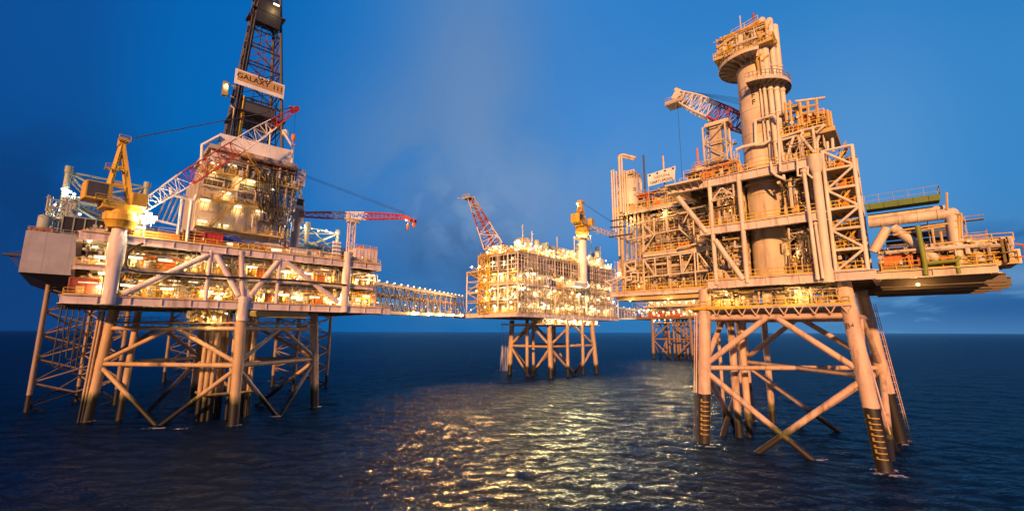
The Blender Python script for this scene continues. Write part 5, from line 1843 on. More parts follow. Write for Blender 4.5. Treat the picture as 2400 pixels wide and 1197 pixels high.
# containers on the right wing
container('orange-red container behind the yellow rail, nearest the stair tower', RP, 4.1, 4.4, 26.62, 3.4, 2.2, 2.4, 'orange', group='orange containers on the right wing')
container('orange-red container under the raking pipe leg, beside the green pipe', RP, 7.4, 5.0, 26.62, 2.8, 2.2, 2.2, 'red_brown', group='orange containers on the right wing')
container('small orange-red box on the right wing, behind the foot of the green pipe', RP, 9.4, 3.4, 26.62, 1.5, 1.1, 1.5, 'orange', cat='box')
container('orange box on the upper deck in front of the round cream tank', RP, -20.0, 2.2, 44.72, 1.9, 1.4, 1.9, 'orange', cat='box')
container('small orange-red box on the middle deck of the dark left bay', RP, -26.5, 7.6, 33.95, 2.2, 1.4, 1.6, 'orange', cat='box', group='orange boxes in the dark left bays')
container('second orange-red box deeper left on that middle deck of the dark bay', RP, -31.0, 7.6, 33.95, 2.4, 1.4, 1.5, 'red_brown', cat='box', group='orange boxes in the dark left bays')
container('rust-orange cabinet on the lowest deck at the end of the ribbed wall', RP, -21.6, 6.6, 26.2, 1.0, .9, 1.9, 'orange', cat='cabinet')
tank('storage_tank', 'round cream tank with railed top on the upper deck, left of the crane frame', 'tank', RP, -22.4, 5.5, 44.72, 1.55, 4.4, 'cream')
tank('process_vessel', 'pinkish upright vessel in the cage of pipes at the top left corner', 'vessel', RP, -37.8, 7.6, 44.55, 1.7, 6.5, 'cream_light', rail=None)
tank('process_vessel', 'pinkish drum on the left end of the lowest deck, outer one of two', 'vessel', RP, -40.8, 8.0, 29.6, 1.0, 3.6, 'cream_light', rail=None, group='pink drums on the left deck end')
tank('process_vessel', 'pinkish drum on the left end of the lowest deck, inner one of two', 'vessel', RP, -38.3, 8.4, 29.6, 1.0, 3.6, 'cream_light', rail=None, group='pink drums on the left deck end')
MB().fbox(RP, -42, -37, 6.6, 9.8, 29.3, 29.6).tube(RP.p(-41.7, 6.8, 26.1), RP.p(-41.7, 6.8, 29.3), .12, 6).tube(RP.p(-37.3, 6.8, 26.1), RP.p(-37.3, 6.8, 29.3), .12, 6).build('drum_stand', M['cream'], rp, smooth=False)
tank('process_vessel', 'small white ball-ended vessel in the cellar under the round tower', 'vessel', RP, -12.6, 3.4, 22.2, .75, 2.6, 'cream', rail=None)
tank('separator', 'long rust-stained vessel lying between the decks left of the round tower', 'vessel', RP, -17.6, 5.2, 36.12, 1.1, 4.6, 'cream_worn', True)
# banner
e = thing('banner', 'pale builders banner with grey wording hung on the rails of the upper left deck', 'banner', RP.p(-30, 5.9, 44.8))
bc = [RP.pick(5.9, *q) for q in ((1519, 437), (1581, 421), (1583, 389), (1518, 409))]
n = 10
b = MB()
for i in range(n):
    f0, f1_ = i / n, (i + 1) / n
    w0 = RP.w * (.06 * math.sin(f0 * 9)); w1 = RP.w * (.06 * math.sin(f1_ * 9))
    p = [bc[0].lerp(bc[1], f0) + w0, bc[0].lerp(bc[1], f1_) + w1, bc[3].lerp(bc[2], f1_) + w1, bc[3].lerp(bc[2], f0) + w0]
    b.slab(p, RP.w * .04)
bo = b.build('sheet', M['white'], e, smooth=False)
for k in (0, 1):
    s_, t_ = RP.st(bc[k])
    MB().tube(RP.p(s_, t_ + .14, 43.5), RP.p(s_, t_ + .14, bc[3 - k].z + .2), .07, 6).build('pole', M['cream'], e)
mid_ = sum(bc, V((0, 0, 0))) / 4
text('HEEREMA', .78, 'grey', bo, mid_ + V((0, 0, .08)) + RP.u * .2 - RP.w * .12, face_rot(RP))
text('HARTLEPOOL', .78, 'blue', bo, mid_ - V((0, 0, .85)) + RP.u * .1 - RP.w * .12, face_rot(RP))
for k in range(4):
    p = bc[3].lerp(bc[2], .08 + .28 * k) - V((0, 0, .35)) - RP.w * .12
    MB().fbox_(type('F', (), {'o': p, 'u': RP.u, 'w': RP.w})(), 1, -.22, .22, 0, .03, -.15, .15).build('flag_mark', M['blue'], bo, smooth=False)
# deck crane of the right platform
hl = RP.pick(13.0, 1752, 296); tp = RP.pick(13.0, 1592, 228)
sH, tH = RP.st(hl)
e = thing('deck_crane', 'deck crane whose white and red lattice boom points left from behind the round tower', 'crane', RP.p(sH + .6, 13.5, 44.72), 0, 'cranes on the platforms')
MB().lathe(RP.p(sH + 1.0, 13.5, 44.73), [(1.5, 0), (1.5, 7.5), (2.0, 8.2), (2.0, 9.4)], 18).build('pedestal', M['cream'], e)
MB().fbox(RP, sH - .6, sH + 4, 11.8, 15.2, 54.15, 57).build('machinery_house', M['cream'], e, smooth=False)
lattice(hl, tp, 2.7, 2.1, 15, .17, .09, [(.5, 'red'), (1, 'white')], e, wm=3.3)
dd = (tp - hl).normalized()
b = MB().beam(tp - dd * .6, tp + dd * 1.2, 1.7, 1.9)
for sg in (-.5, .5):
    b.ball(tp + dd * (.3 + sg * .8) + V((0, 0, 1.4)), .55, 10, 6)
b.build('boom_head', M['cream_light'], e)
q = tp + dd * .6 - V((0, 0, 1.6))
s_, t_ = RP.st(q)
pf = MB().fbox(RP, s_ - 2.2, s_ + 1.8, t_ - 1.6, t_ + 1.6, q.z - .5, q.z).build('head_platform', M['cream_worn'], e, smooth=False)
MB().rail([RP.p(s_ - 2.2, t_ - 1.6, q.z), RP.p(s_ + 1.8, t_ - 1.6, q.z)], 1.0, .05).rail([RP.p(s_ - 2.2, t_ - 1.6, q.z), RP.p(s_ - 2.2, t_ + 1.6, q.z)], 1.0, .05).build('railing', M['cream'], pf)
g = RP.p(sH + 2.4, 13.5, 62.8)
MB().beam(RP.p(sH + 1, 12.6, 57), g, .4, .4).beam(RP.p(sH + 3.6, 14.4, 57), g, .4, .4).build('a_frame', M['cream'], e, smooth=False)
b = MB()
for k in range(5):
    b.tube(tp + V((0, 0, 1.5 + .12 * k)) + RP.w * (.2 * k - .4), g - V((0, 0, .45 * k)), .03, 4)
b.build('pendant_cable', M['steel_wire'], e)
MB().tube(RP.p(s_, t_, q.z - .5), RP.p(s_, t_, 47.2), .04, 4).build('hoist_cable', M['steel_wire'], e)
# boom rest frame
a, c = RP.pick(9, 1646, 300), RP.pick(9, 1698, 290)
s0 = RP.st(a)[0]; s1 = RP.st(c)[0]
e = thing('boom_rest', 'square cream lattice frame holding the crane boom left of the round tower', 'boom rest', RP.p((s0 + s1) / 2, 10.5, 44.72))
b = MB()
plain_tower(b, RP, s0, s1, 9, 12, 44.73, a.z, 4, .2, .13)
b.build('frame', M['cream'], e)
MB().fbox(RP, s0 + 1, s1 - 1, 10, 11, 44.74, a.z + .5).build('inner_post', M['cream_worn'], e, smooth=False)
MB().fbox(RP, s0 + .3, s1 + .6, 9.5, 12.4, a.z + .2, a.z + .9).build('saddle', M['cream'], e, smooth=False)
clutter(e, RP, s0, s1 + 1.5, 9, 11, 45, 51, 45, 96, ('cream', 'cream_worn', 'grey'))
# slender masts on the left roof
for px, ya, yb, m in ((1554, 366, 400, 'cream'), (1508, 364, 452, 'dark_grey'), (1634, 348, 384, 'orange')):
    a = RP.pick(8, px, ya)
    s, _ = RP.st(a)
    MB().tube(RP.p(s, 8, 43.6), RP.p(s, 8, a.z), .2, 8).build('vent_mast', M[m], rp)

# ================================================================== MIDDLE PLATFORM
rnd = random.Random(31)
ML = Frame(2.18, 167.7, -41)         # along its left face: s runs from the left end (negative) to the corner
mp = thing('process_platform', 'distant platform in the middle, ablaze with lamps, on a slim brown jacket', 'oil platform', MP.p(25, 10, 0))
jb = [MP.p(20, -.4), MP.p(51.6, -2.5), MP.p(51.6, 21), MP.p(20, 21.4)]
jt = [MP.p(20.4, .6, 23), MP.p(50.6, -1, 23), MP.p(50.6, 20, 23), MP.p(20.6, 20.6, 23)]
jacket(mp, jb, jt, 21.0, 12.2, -.5, 1.0, .5, M['jacket_mid'], M['jacket_mid'])
for s, t in ((31, -1), (42, -1.5), (20.3, 12), (34, 10), (38, 12), (27, 14)):
    MB().tube(MP.p(s, t, -3), MP.p(s, t, 23), .7, 12).build('caisson', M['jacket_mid'], mp)
DK = 23.9
for z0, z1, s0, s1, t0, t1 in ((23.6, 25.3, 0, 78, 0, 30), (30.0, 30.5, 0.5, 76, .6, 20), (35.8, 36.6, 0, 76, 0, 20), (41.6, 42.1, .6, 76, .6, 20), (47.4, 48.4, 0, 76, 0, 20.4), (42.2, 42.9, 2, 20, 20.5, 30), (33.5, 34.1, 2, 20, 20.5, 30)):
    deck(mp, MP, s0, s1, t0, t1, z0, z1, 'pink_cream' if z1 < 40 else 'cream_worn', joists=False)
MB().fbox(MP, 15, 58, -1, 22, 20.9, 21.4).build('cellar_deck', M['cream'], mp, smooth=False)
# frame of columns and rings on both faces
for s in range(0, 79, 6):
    MB().tube(MP.p(s, -.1, 25.2), MP.p(s, -.1, 48), .32, 8).build('column', M['pink_cream'], mp)
for t in (5, 10, 15, 20.2):
    MB().tube(MP.p(-.1, t, 25.2), MP.p(-.1, t, 48), .3, 8).build('column', M['pink_cream'], mp)
b = MB()
for s in range(0, 76, 2):                     # dark framed openings below the roof deck
    b.tube(MP.p(s, -.2, 42.1), MP.p(s, -.2, 47.4), .12, 6)
for z in (43.6, 45.2):
    b.tube(MP.p(0, -.2, z), MP.p(76, -.2, z), .12, 6)
for t in range(1, 20, 2):
    b.tube(MP.p(-.2, t, 42.1), MP.p(-.2, t, 47.4), .12, 6)
for z in (43.6, 45.2):
    b.tube(MP.p(-.2, 0, z), MP.p(-.2, 20, z), .12, 6)
b.build('opening_frame', M['cream_light'], mp)
b = MB()
for s0, s1, z0, z1 in ((6, 12, 30.5, 25.3), (12, 18, 25.3, 30.5), (24, 30, 30.5, 35.8), (30, 36, 35.8, 30.5), (18, 24, 36.5, 41.6), (42, 48, 30.5, 25.3), (48, 54, 36.5, 41.6)):
    b.tube(MP.p(s0, -.1, z0), MP.p(s1, -.1, z1), .24, 8)
b.build('diagonal_brace', M['pink_cream'], mp)
MB().fbox(MP, 4, 76, 6.5, 7, 25.4, 41.5).fbox(MP, 4, 4.5, 7.01, 20, 25.4, 41.5).build('bulkhead', M['bulkhead'], mp, smooth=False)
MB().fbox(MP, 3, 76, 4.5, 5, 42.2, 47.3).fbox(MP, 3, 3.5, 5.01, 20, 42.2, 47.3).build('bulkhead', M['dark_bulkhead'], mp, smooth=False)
MB().fbox(MP, 16, 57, 6, 6.5, 21.4, 23.5).build('bulkhead', M['bulkhead'], mp, smooth=False)
palm = ('cream', 'yellow', 'white', 'mustard', 'grey', 'olive')
for i, (z0, z1) in enumerate(((25.4, 29.9), (30.6, 35.7), (36.7, 41.5))):
    clutter(mp, MP, .6, 75, .6, 5.5, z0, z1, 420, 100 + i, palm)
    clutter(mp, MP, .4, 3.6, 1, 19.5, z0, z1, 150, 110 + i, palm)
clutter(mp, MP, 1, 74, .6, 3.5, 42.2, 47.2, 150, 120, ('cream_worn', 'grey', 'cream'))
clutter(mp, MP, 15.5, 56, -.6, 5, 21.4, 23.5, 170, 121, palm)
clutter(mp, MP, 1, 75, .6, 12, 48.5, 51.2, 420, 122, ('cream', 'white', 'mustard', 'yellow', 'grey'))
clutter(mp, MP, 1, 14, 8, 19, 48.5, 52.0, 150, 123, ('cream', 'white', 'mustard', 'yellow'))
clutter(mp, MP, 2, 20, 21, 29, 43, 45, 60, 124, ('cream', 'grey', 'orange'))
# raised blocks on the roof
b = MB()
b.fbox(MP, 10, 14, 5, 9, 48.5, 56.0).fbox(MP, 27, 40, 4, 12, 48.5, 54.5).fbox(MP, 44, 74, 5, 14, 48.5, 55.0).fbox(MP, 3, 12, 10, 18, 48.5, 52.5)
b.build('roof_block', M['cream_worn'], mp, smooth=False)
b = MB()
for i in range(7):
    b.fbox(MP, 24 + .0 * i, 38, 3.6, 3.9, 49.4 + i * .75, 49.8 + i * .75)
b.build('louvre_panel', M['dark_grey'], mp, smooth=False)
MB().fbox(MP, 22.6, 23.9, 3, 6, 48.5, 55.5).build('duct', M['green_grey'], mp, smooth=False)
for s_, t_, z_, r_2, hh in ((6, 5, 48.5, 1.6, 6), (17, 4, 48.5, 1.2, 7.5), (20, 8, 48.5, 2.0, 5), (42, 3, 48.5, 1.0, 6.5), (48, 3.5, 55, .9, 4), (56, 6, 55, 1.6, 3.5), (66, 4, 55, 1.2, 5), (70, 8, 55, 2, 3)):
    MB().lathe(MP.p(s_, t_, z_), [(r_2, 0), (r_2, hh - r_2 * .6), (r_2 * .7, hh - r_2 * .2), (r_2 * .1, hh)], 14).build('roof_vessel', M[('cream', 'grey', 'cream_worn')[int(s_) % 3]], mp)
for s_, z_ in ((9, 61), (15, 59.5), (33, 60), (47, 62.5), (62, 63), (71, 61)):
    MB().tube(MP.p(s_, 5, 48.5), MP.p(s_, 5, z_), .2, 6).tube(MP.p(s_ - .8, 5, z_ - 1), MP.p(s_ + .8, 5, z_ - 1), .12, 5).build('mast', M['cream'], mp)
scaffold(mp, MP, 1, 20, -.9, 25.4, 47, 400, 'cream', .08)
scaffold(mp, MP, 22, 40, -.8, 25.4, 41, 401, 'mustard', .08)
scaffold(mp, MP, 48, 74, -.8, 25.4, 47, 402, 'cream', .08)
scaffold(mp, MP, 24, 60, 1.0, 48.5, 54, 403, 'mustard', .08)
# left end: open tower with landings, set back
b = MB()
plain_tower(b, MP, 2, 10, 20.8, 29.8, 25.4, 43, 4, .3, .16)
b.build('stair_frame', M['pink_cream'], mp)
for z in (30.5, 36, 41.5):
    MB().fbox(MP, 2, 10, 20.8, 29.8, z, z + .2).build('landing', M['mustard'], mp, smooth=False)
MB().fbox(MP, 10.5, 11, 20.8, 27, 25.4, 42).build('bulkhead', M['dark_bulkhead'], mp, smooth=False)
b = MB()
for k in range(6):                           # yellow stair on the left face
    z = 25.4 + k * 3.8
    a, c = (18.5, 15) if k % 2 else (15, 18.5)
    b.stair(MP.p(-1.0, a, z), MP.p(-1.0, c, z + 3.8), 1.0, 8)
b.build('stair', M['yellow'], mp)
b = MB()
plain_tower(b, MP, -1.8, -.3, 14.4, 19.4, 25.4, 48.4, 6, .18, .14)
b.build('stair_frame', M['yellow'], mp)
for z in (25.3, 36.6, 48.4):
    MB().rail([MP.p(-.1, 0, z), MP.p(76, -.1, z)], 1.2, .09, 3).rail([MP.p(-.1, 0, z), MP.p(-.1, 20, z)], 1.2, .09, 3).build('railing', M['yellow_rail'], mp)
# lamps: the hundred that show largest are parts, the rest is one cluster
MPW = .75
spots = []
for z in (28.6, 34.0, 39.8):
    for s in np.arange(2, 76, 4.4):
        spots.append((float(s) + rnd.uniform(-1.2, 1.2), rnd.uniform(-.4, 1.0), z + rnd.uniform(-1.0, .9)))
for z in (27.5, 31.5, 34.5, 38.5, 41, 45):
    for t in (2.5, 7.5, 12.5, 17):
        spots.append((rnd.uniform(-.6, .8), t + rnd.uniform(-1, 1), z + rnd.uniform(-.8, .8)))
for s in np.arange(17, 57, 4.2):
    spots.append((float(s) + rnd.uniform(-1, 1), -.8, 22.6 + rnd.uniform(-.4, .3)))
for t, z in ((22, 45), (28, 45.4), (25, 34.8), (28, 27), (22, 27), (23, 38)):
    spots.append((3, t, z))
top_spots = []
for s in np.arange(1, 76, 2.6):
    top_spots.append((float(s), rnd.uniform(.3, 2.5), 49.3 + rnd.uniform(0, 2.2)))
    top_spots.append((float(s) + 1, rnd.uniform(1, 4), 51.2 + rnd.uniform(0, 2.6)))
for t in np.arange(2, 20, 2.6):
    top_spots.append((rnd.uniform(.5, 3), float(t), 49.4 + rnd.uniform(0, 3)))
rnd.shuffle(top_spots)
allsp = spots + top_spots
for k, q in enumerate(allsp[:100]):
    lamp(mp, MP.p(*q), 'bulb', 0, rnd.choice((.75, .9, 1.1, 1.4)), MPW)
b = MB()
for q in allsp[100:]:
    r = rnd.uniform(.26, .5)
    b.cur = 0
    b.tube(MP.p(q[0], q[1], q[2] - 1.2), MP.p(*q), .08, 5).lathe(MP.p(q[0], q[1], q[2] + r * .6), [(r * .8, 0), (r * .3, r * .5)], 7)
    b.cur = 1
    b.ball(MP.p(*q), r, 7, 5)
    lamp_light(mp, MP.p(q[0], q[1] - r - .1, q[2] - .2), 'bulb', MPW)
tag(b.build('lamp', [M['grey'], M['lamp_white']], mp), kind='stuff')
# floodlights added along its edges to brighten the glitter on the water


def added_sea_flood(parent, p, aim, watts, col):
    f = lamp_body(parent, p, aim)
    d = bpy.data.lights.new('lamp_light', 'SPOT')
    d.energy = watts; d.color = col; d.spot_size = math.radians(150); d.spot_blend = .6; d.shadow_soft_size = .6
    o = bpy.data.objects.new('lamp_light', d)
    COL.objects.link(o)
    o.parent = parent
    aim = Vector(aim).normalized()
    o.location = Vector(p) + aim * .35 - parent_origin(parent)
    o.rotation_euler = aim.to_track_quat('-Z', 'Y').to_euler()
    return f


def lamp_body(parent, p, aim):
    b = MB()
    aim = Vector(aim).normalized()
    b.lathe(Vector(p), [(.2, -.5), (.5, -.1), (.55, .18)], 12, axis=aim)
    b.cur = 1
    b.lathe(Vector(p), [(.48, .185), (.4, .24)], 12, axis=aim)
    return b.build('floodlight', [M['grey'], M['lamp_white']], parent)


warm, amber = (1.0, .72, .34), (1.0, .46, .12)
for k in range(9):
    added_sea_flood(mp, MP.p(3 + 6.4 * k, -.9, (34.5, 40.5, 28.5)[k % 3]), (-.35, -.9, -.22), 8500, warm)
for k in range(4):
    added_sea_flood(mp, MP.p(-.9, 2.5 + 5.5 * k, (29, 40, 34, 44)[k]), (-.45, -.85, -.22), 30000, amber)
for k in range(5):
    added_sea_flood(mp, MP.p(20 + 7 * k, -1.3, 22.4), (-.3, -.9, -.3), 3500, warm)
# things on the middle platform
q0, q1 = ML.pick(6, 1158, 566), ML.pick(6, 1104, 466)
e = thing('flare_boom', 'leaning red and white lattice boom rising from the left roof of the middle platform', 'flare boom', MP.p(8, 8, 48.4))
lattice(q0 - V((0, 0, 3)), q1, 8.0, 2.6, 7, .26, .15, [(.45, 'pink_cream'), (.75, 'red_brown'), (1, 'cream_worn')], e, up=(0, 1, 0), h0=4.5, h1=1.8)
MB().tube(q0 - V((0, 0, 2)), q1, .5, 8).build('flare_pipe', M['red_brown'], e)
s_, t_ = MP.st(q1)
tp_ = MB().fbox(MP, s_ - 2.2, s_ + 1.6, t_ - 1.2, t_ + 3.0, q1.z, q1.z + .4).build('tip_platform', M['mustard'], e, smooth=False)
MB().rail([MP.p(s_ - 2.2, t_ - 1.2, q1.z + .4), MP.p(s_ - 2.2, t_ + 3, q1.z + .4)], 1.4, .1).tube(MP.p(s_ - 2.2, t_ + 3.0, q1.z + .2), MP.p(s_ - 3.6, t_ + 5.0, q1.z + .6), .12, 6).build('railing', M['mustard'], e)
pc = MP.pick(-3.0, 1365, 545)
sp, _ = MP.st(pc)
dr = ray(1500, 568)
tipM = cam.location + dr * (260 / D_.dot(dr)) if False else V((0, 0, CH)) + dr * 262
em, tpm, topm = crane_gantry('pedestal_crane', 'small yellow crane on a tall white pillar at the right of the middle platform', 'crane', MP, sp, -3.0, pc.z - 1.5, tipM, 0, 'yellow', 1.12, 1.7, 18, [(1, 'pink_cream')], group='cranes on the platforms', ga=13.5, hook_drop=4, ped_r=2.6, cab_side=-1)
MB().tube(MP.p(sp, -3, 39), MP.p(sp, -3, pc.z - 1), 1.75, 16).build('pillar', M['white'], em)
MB().fbox(MP, sp - 9, sp + 1.6, -4.2, -.5, 37.2, 39).build('pillar_bracket', M['white'], em, smooth=False)
MB().lathe(MP.p(sp, -3, pc.z - 3.0), [(3.6, 0), (3.6, .3)], 18).build('walkway', M['yellow'], em, smooth=False)
for a_ in range(6):
    lamp(em, MP.p(sp + 3.6 * math.cos(a_), -3 + 3.6 * math.sin(a_), pc.z - 1.9), 'bulb', 0, .8)
lamp(em, topm + V((-1.2, 0, -.6)), 'bulb', 0, 1.3)
tank('process_vessel', 'silver-grey lying vessel on the right roof of the middle platform', 'vessel', MP, 50, 3.2, 55.0, 1.5, 7, 'grey', True)
container('dark blue container in the bright middle bays of the distant platform', MP, 21.5, .6, 36.62, 4.5, 2.0, 2.6, 'blue')
container('orange box beside the dark blue container on the distant platform', MP, 26.5, .8, 36.62, 2.6, 1.8, 2.6, 'orange', cat='box')

# ================================================================== FAR PLATFORM
fp = thing('process_platform', 'farthest platform, half hidden behind the sunlit one, on a dark jacket', 'oil platform', FP.p(20, 12, 0))
jb = [FP.p(0, 0), FP.p(27, 0), FP.p(27, 24), FP.p(0, 24)]
jt = [FP.p(.2, .8, 28), FP.p(26.4, .8, 28), FP.p(26.4, 23, 28), FP.p(.2, 23, 28)]
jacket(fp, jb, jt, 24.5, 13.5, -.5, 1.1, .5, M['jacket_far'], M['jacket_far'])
for s, t in ((12, 8), (14, 9), (16, 8), (18, 10), (7, 12), (21, 8), (13, 12), (17, 13)):
    MB().tube(FP.p(s, t, -3), FP.p(s, t, 28), .75, 10).build('conductor', M['jacket_far'], fp)
deck(fp, FP, -15.5, 62, 0, 28, 27.3, 28.8, 'rust_steel', joists=False)
deck(fp, FP, -6, 60, 0, 28, 35.5, 36.6, 'cream', joists=False)
MB().fbox(FP, -5, 60, 7, 7.5, 28.9, 35.4).fbox(FP, -4, 60, 5, 24, 36.7, 41).build('bulkhead', M['bulkhead'], fp, smooth=False)
clutter(fp, FP, -15, 60, .8, 6, 28.9, 35.3, 300, 130, ('cream', 'white', 'mustard', 'grey'))
clutter(fp, FP, -5, 60, .8, 4.5, 36.7, 39.5, 150, 131, ('cream', 'white', 'mustard'))
b = MB()
plain_tower(b, FP, -15, -4, 1, 9, 28.8, 39, 2, .35, .2)
b.build('open_frame', M['grey'], fp)
for s in np.arange(-13, 60, 3.6):
    lamp(fp, FP.p(float(s), .2, 30.5 + rnd.uniform(-.6, 3.5)), 'bulb', 0, rnd.uniform(1.3, 2.0))
for s in np.arange(0, 56, 5):
    lamp(fp, FP.p(float(s), .4, 38 + rnd.uniform(-.5, 1.5)), 'bulb', 0, 1.8)
for s in (2, 5, 9, 13):
    lamp(fp, FP.p(float(s), 1, 26.6), 'bulb', 0, 1.2)
for k in range(4):
    added_sea_flood(fp, FP.p(4 + 8 * k, -.4, 31.5), (-.3, -.9, -.1), 13000, (1.0, .62, .28))  # floodlights added here too, for more glitter on the sea
container('rust-red container at the edge of the farthest platform deck, left one', FP, 3, 1.6, 28.82, 11, 2.6, 3.4, 'red_brown', group='containers on the farthest platform')
container('rust-red container at the edge of the farthest platform deck, right one', FP, 16, 1.6, 28.82, 8, 2.6, 3.6, 'red_brown', group='containers on the farthest platform')
container('deep blue container beside the link bridge of the farthest platform', FP, -11.5, 2.0, 28.82, 7, 2.6, 4.0, 'blue', group='containers on the farthest platform')

# ================================================================== LINK BRIDGES


def bridge(label, P0, P1, Hh, Wd, bays, mats, lamps_top, lamps_mid, seed):
    e = thing('link_bridge', label, 'bridge', (P0 + P1) / 2, 0, 'bridges linking the platforms')
    d = (P1 - P0)
    L = d.length
    dn = V((d.x, d.y, 0)).normalized(); w = V((-dn.y, dn.x, 0)) * (Wd / 2); up = V((0, 0, Hh))
    for sg in (-1, 1):
        for z, r in ((0, .4), (Hh, .36)):
            MB().beam(P0 + w * sg + V((0, 0, z)), P1 + w * sg + V((0, 0, z)), r, .8 if z == 0 else .5).build('chord', M[mats], e, smooth=False)
        for i in range(bays + 1):
            p = P0 + d * (i / bays) + w * sg
            MB().tube(p, p + up, .2, 8).build('post', M[mats], e)
        for i in range(bays):
            b = MB()
            p = P0 + d * (i / bays) + w * sg; q = P0 + d * ((i + 1) / bays) + w * sg
            if i == bays - 1: b.tube(q + up, p, .2, 8)
            else: b.tube(p + up, q, .2, 8)
            b.build('diagonal_brace', M[mats], e)
    b = MB()
    b.beam(P0 + V((0, 0, .2)), P1 + V((0, 0, .2)), Wd - .5, .2)
    b.build('walkway', M['dark_grey'], e, smooth=False)
    b = MB()
    for k in range(5):
        o_ = w * (-.7 + .35 * k)
        b.tube(P0 + o_ + V((0, 0, Hh * (.62 + .06 * (k % 2)))), P1 + o_ + V((0, 0, Hh * (.62 + .06 * (k % 2)))), .22, 8)
    for k in range(3):
        o_ = w * (-.6 + .6 * k)
        b.tube(P0 + o_ + V((0, 0, Hh + .6)), P1 + o_ + V((0, 0, Hh + .6)), .2, 8)
    b.build('service_pipe', M['rust_steel'], e)
    MB().rail([P0 + w * .96 + V((0, 0, .3)), P1 + w * .96 + V((0, 0, .3))], 1.3, .06, 2).rail([P0 - w * .96 + V((0, 0, .3)), P1 - w * .96 + V((0, 0, .3))], 1.3, .06, 2).build('railing', M['grey'], e)
    for i in range(lamps_top):
        lamp(e, P0 + d * ((i + .5) / lamps_top) - w * .9 + up + V((0, 0, .95)), 'bulb', 0, .62, .16)
    for i in range(lamps_mid):
        lamp(e, P0 + d * ((i + .5) / lamps_mid) - w * .3 + V((0, 0, 2.6)), 'tube', math.atan2(d.y, d.x), .6, .25)
    return e


A0 = LP.p(29.5, 7.0, 22.9)
B0 = MP.p(1.0, 33.0, 24.6)
e = bridge('long lamp-lined truss bridge from the left platform to the distant middle one', A0, B0, 7.4, 4.2, 13, 'cream_worn', 17, 9, 1)
BW = V((B0.y - A0.y, A0.x - B0.x, 0)).normalized()
for k in range(5):
    added_sea_flood(e, A0.lerp(B0, .35 + .15 * k) + BW * 2.75 + V((0, 0, .2)), (-.2, -.95, -.15), 6500, amber)  # amber floodlights added to carry the glitter further left
MB().fbox(MP, -1, 6, 29.9, 35.0, 23.7, 24.6).build('bridge_landing', M['pink_cream'], mp, smooth=False)
A1 = MP.p(76.5, 4, 24.6); B1 = FP.p(-15.5, 5, 28.0)
bridge('short pale bridge between the middle and the farthest platform, half behind the sunlit one', A1, B1, 6.0, 4.0, 8, 'pink_cream', 4, 3, 2)

# ================================================================== WATER DETAILS


def foam_mat():
    m = bpy.data.materials.new('foam')
    m.use_nodes = True
    t = m.node_tree
    b = t.nodes['Principled BSDF']
    b.inputs['Base Color'].default_value = (.72, .70, .74, 1)
    b.inputs['Roughness'].default_value = .8
    tcn = N(t, 'ShaderNodeTexCoord')
    nz = N(t, 'ShaderNodeTexNoise')
    nz.inputs['Scale'].default_value = 1.1
    nz.inputs['Detail'].default_value = 5
    t.links.new(tcn.outputs['Object'], nz.inputs[0])
    r = N(t, 'ShaderNodeMapRange')
    r.inputs[1].default_value = .47; r.inputs[2].default_value = .62
    t.links.new(nz.outputs[0], r.inputs[0])
    t.links.new(math_node(t, 'MULTIPLY', r.outputs[0], .55), b.inputs['Alpha'])
    M['foam'] = m


foam_mat()


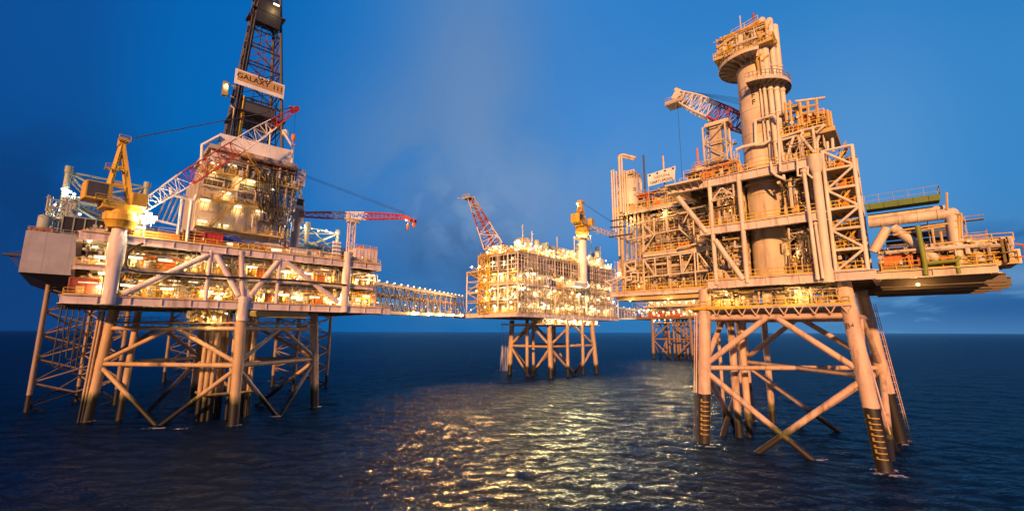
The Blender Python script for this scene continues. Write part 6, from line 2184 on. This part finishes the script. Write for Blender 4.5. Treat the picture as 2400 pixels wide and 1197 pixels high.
def foam(px, py, rx, ry, rot=.3, z=.22, p=None):
    g = ground(px, py, z) if p is None else V((p.x, p.y, z))
    rr = random.Random(int(g.x * 10))
    n = 26
    pts = []
    for i in range(n):
        a = 2 * PI * i / n
        k = rr.uniform(.6, 1.1)
        x, y = rx * k * math.cos(a), ry * k * math.sin(a)
        pts.append(g + V((x * math.cos(rot) - y * math.sin(rot), x * math.sin(rot) + y * math.cos(rot), 0)))
    b = MB()
    b.add([g + V((0, 0, .1))] + pts, [(0, i + 1, (i + 1) % n + 1) for i in range(n)])
    o = b.build('sea_foam', M['foam'], None, origin=(g.x, g.y, g.z))
    tag(o, kind='stuff')


for a_ in ((1915, 1076, 1.7, .7, .2), (2085, 1112, 2.4, .9, -.4), (1182, 868, 6, 2.2, .1), (365, 1002, 2.6, .9, .2), (630, 892, 4, .6, .3), (640, 975, 2.0, .8, .4), (1655, 1045, 1.6, .7, 0), (420, 1004, 1.8, .6, .4), (2115, 1040, 1.8, .7, .3)):
    foam(*a_)
for q, k_ in [(rat(i, 0.0), 1.9) for i in range(4)] + [(lpat(i, 0.0), 1.8) for i in range(4)]:
    foam(1200, 0, k_, k_ * .8, .4, p=q)
# cooling water falling from the middle platform
m = bpy.data.materials.new('falling_water')
m.use_nodes = True
t = m.node_tree
bs = t.nodes['Principled BSDF']
bs.inputs['Base Color'].default_value = (.75, .78, .85, 1)
bs.inputs['Roughness'].default_value = .5
geo = N(t, 'ShaderNodeNewGeometry')
mpn = N(t, 'ShaderNodeMapping')
mpn.inputs['Scale'].default_value = (2.2, 2.2, .06)
t.links.new(geo.outputs['Position'], mpn.inputs[0])
nz = N(t, 'ShaderNodeTexNoise')
nz.inputs['Scale'].default_value = 1.0
nz.inputs['Detail'].default_value = 4
t.links.new(mpn.outputs[0], nz.inputs[0])
r = N(t, 'ShaderNodeMapRange')
r.inputs[1].default_value = .42; r.inputs[2].default_value = .7; r.inputs[3].default_value = .02; r.inputs[4].default_value = .38
t.links.new(nz.outputs[0], r.inputs[0])
t.links.new(r.outputs[0], bs.inputs['Alpha'])
M['falling_water'] = m
g = ground(1180, 868)
b = MB()
for k, (dx, r0, r1) in enumerate(((-.6, .35, 1.2), (.9, .25, .9), (2.0, .2, .7))):
    b.lathe(g + V((dx, 0, 0)), [(r1, .1), (r1 * .8, 6), (r0 * 1.3, 14), (r0, 22.5)], 16)
o = b.build('falling_water', M['falling_water'], None, origin=(g.x, g.y, 0))
tag(o, 'thin white stream of water falling to the sea beside the middle jacket', 'falling water', kind='stuff')
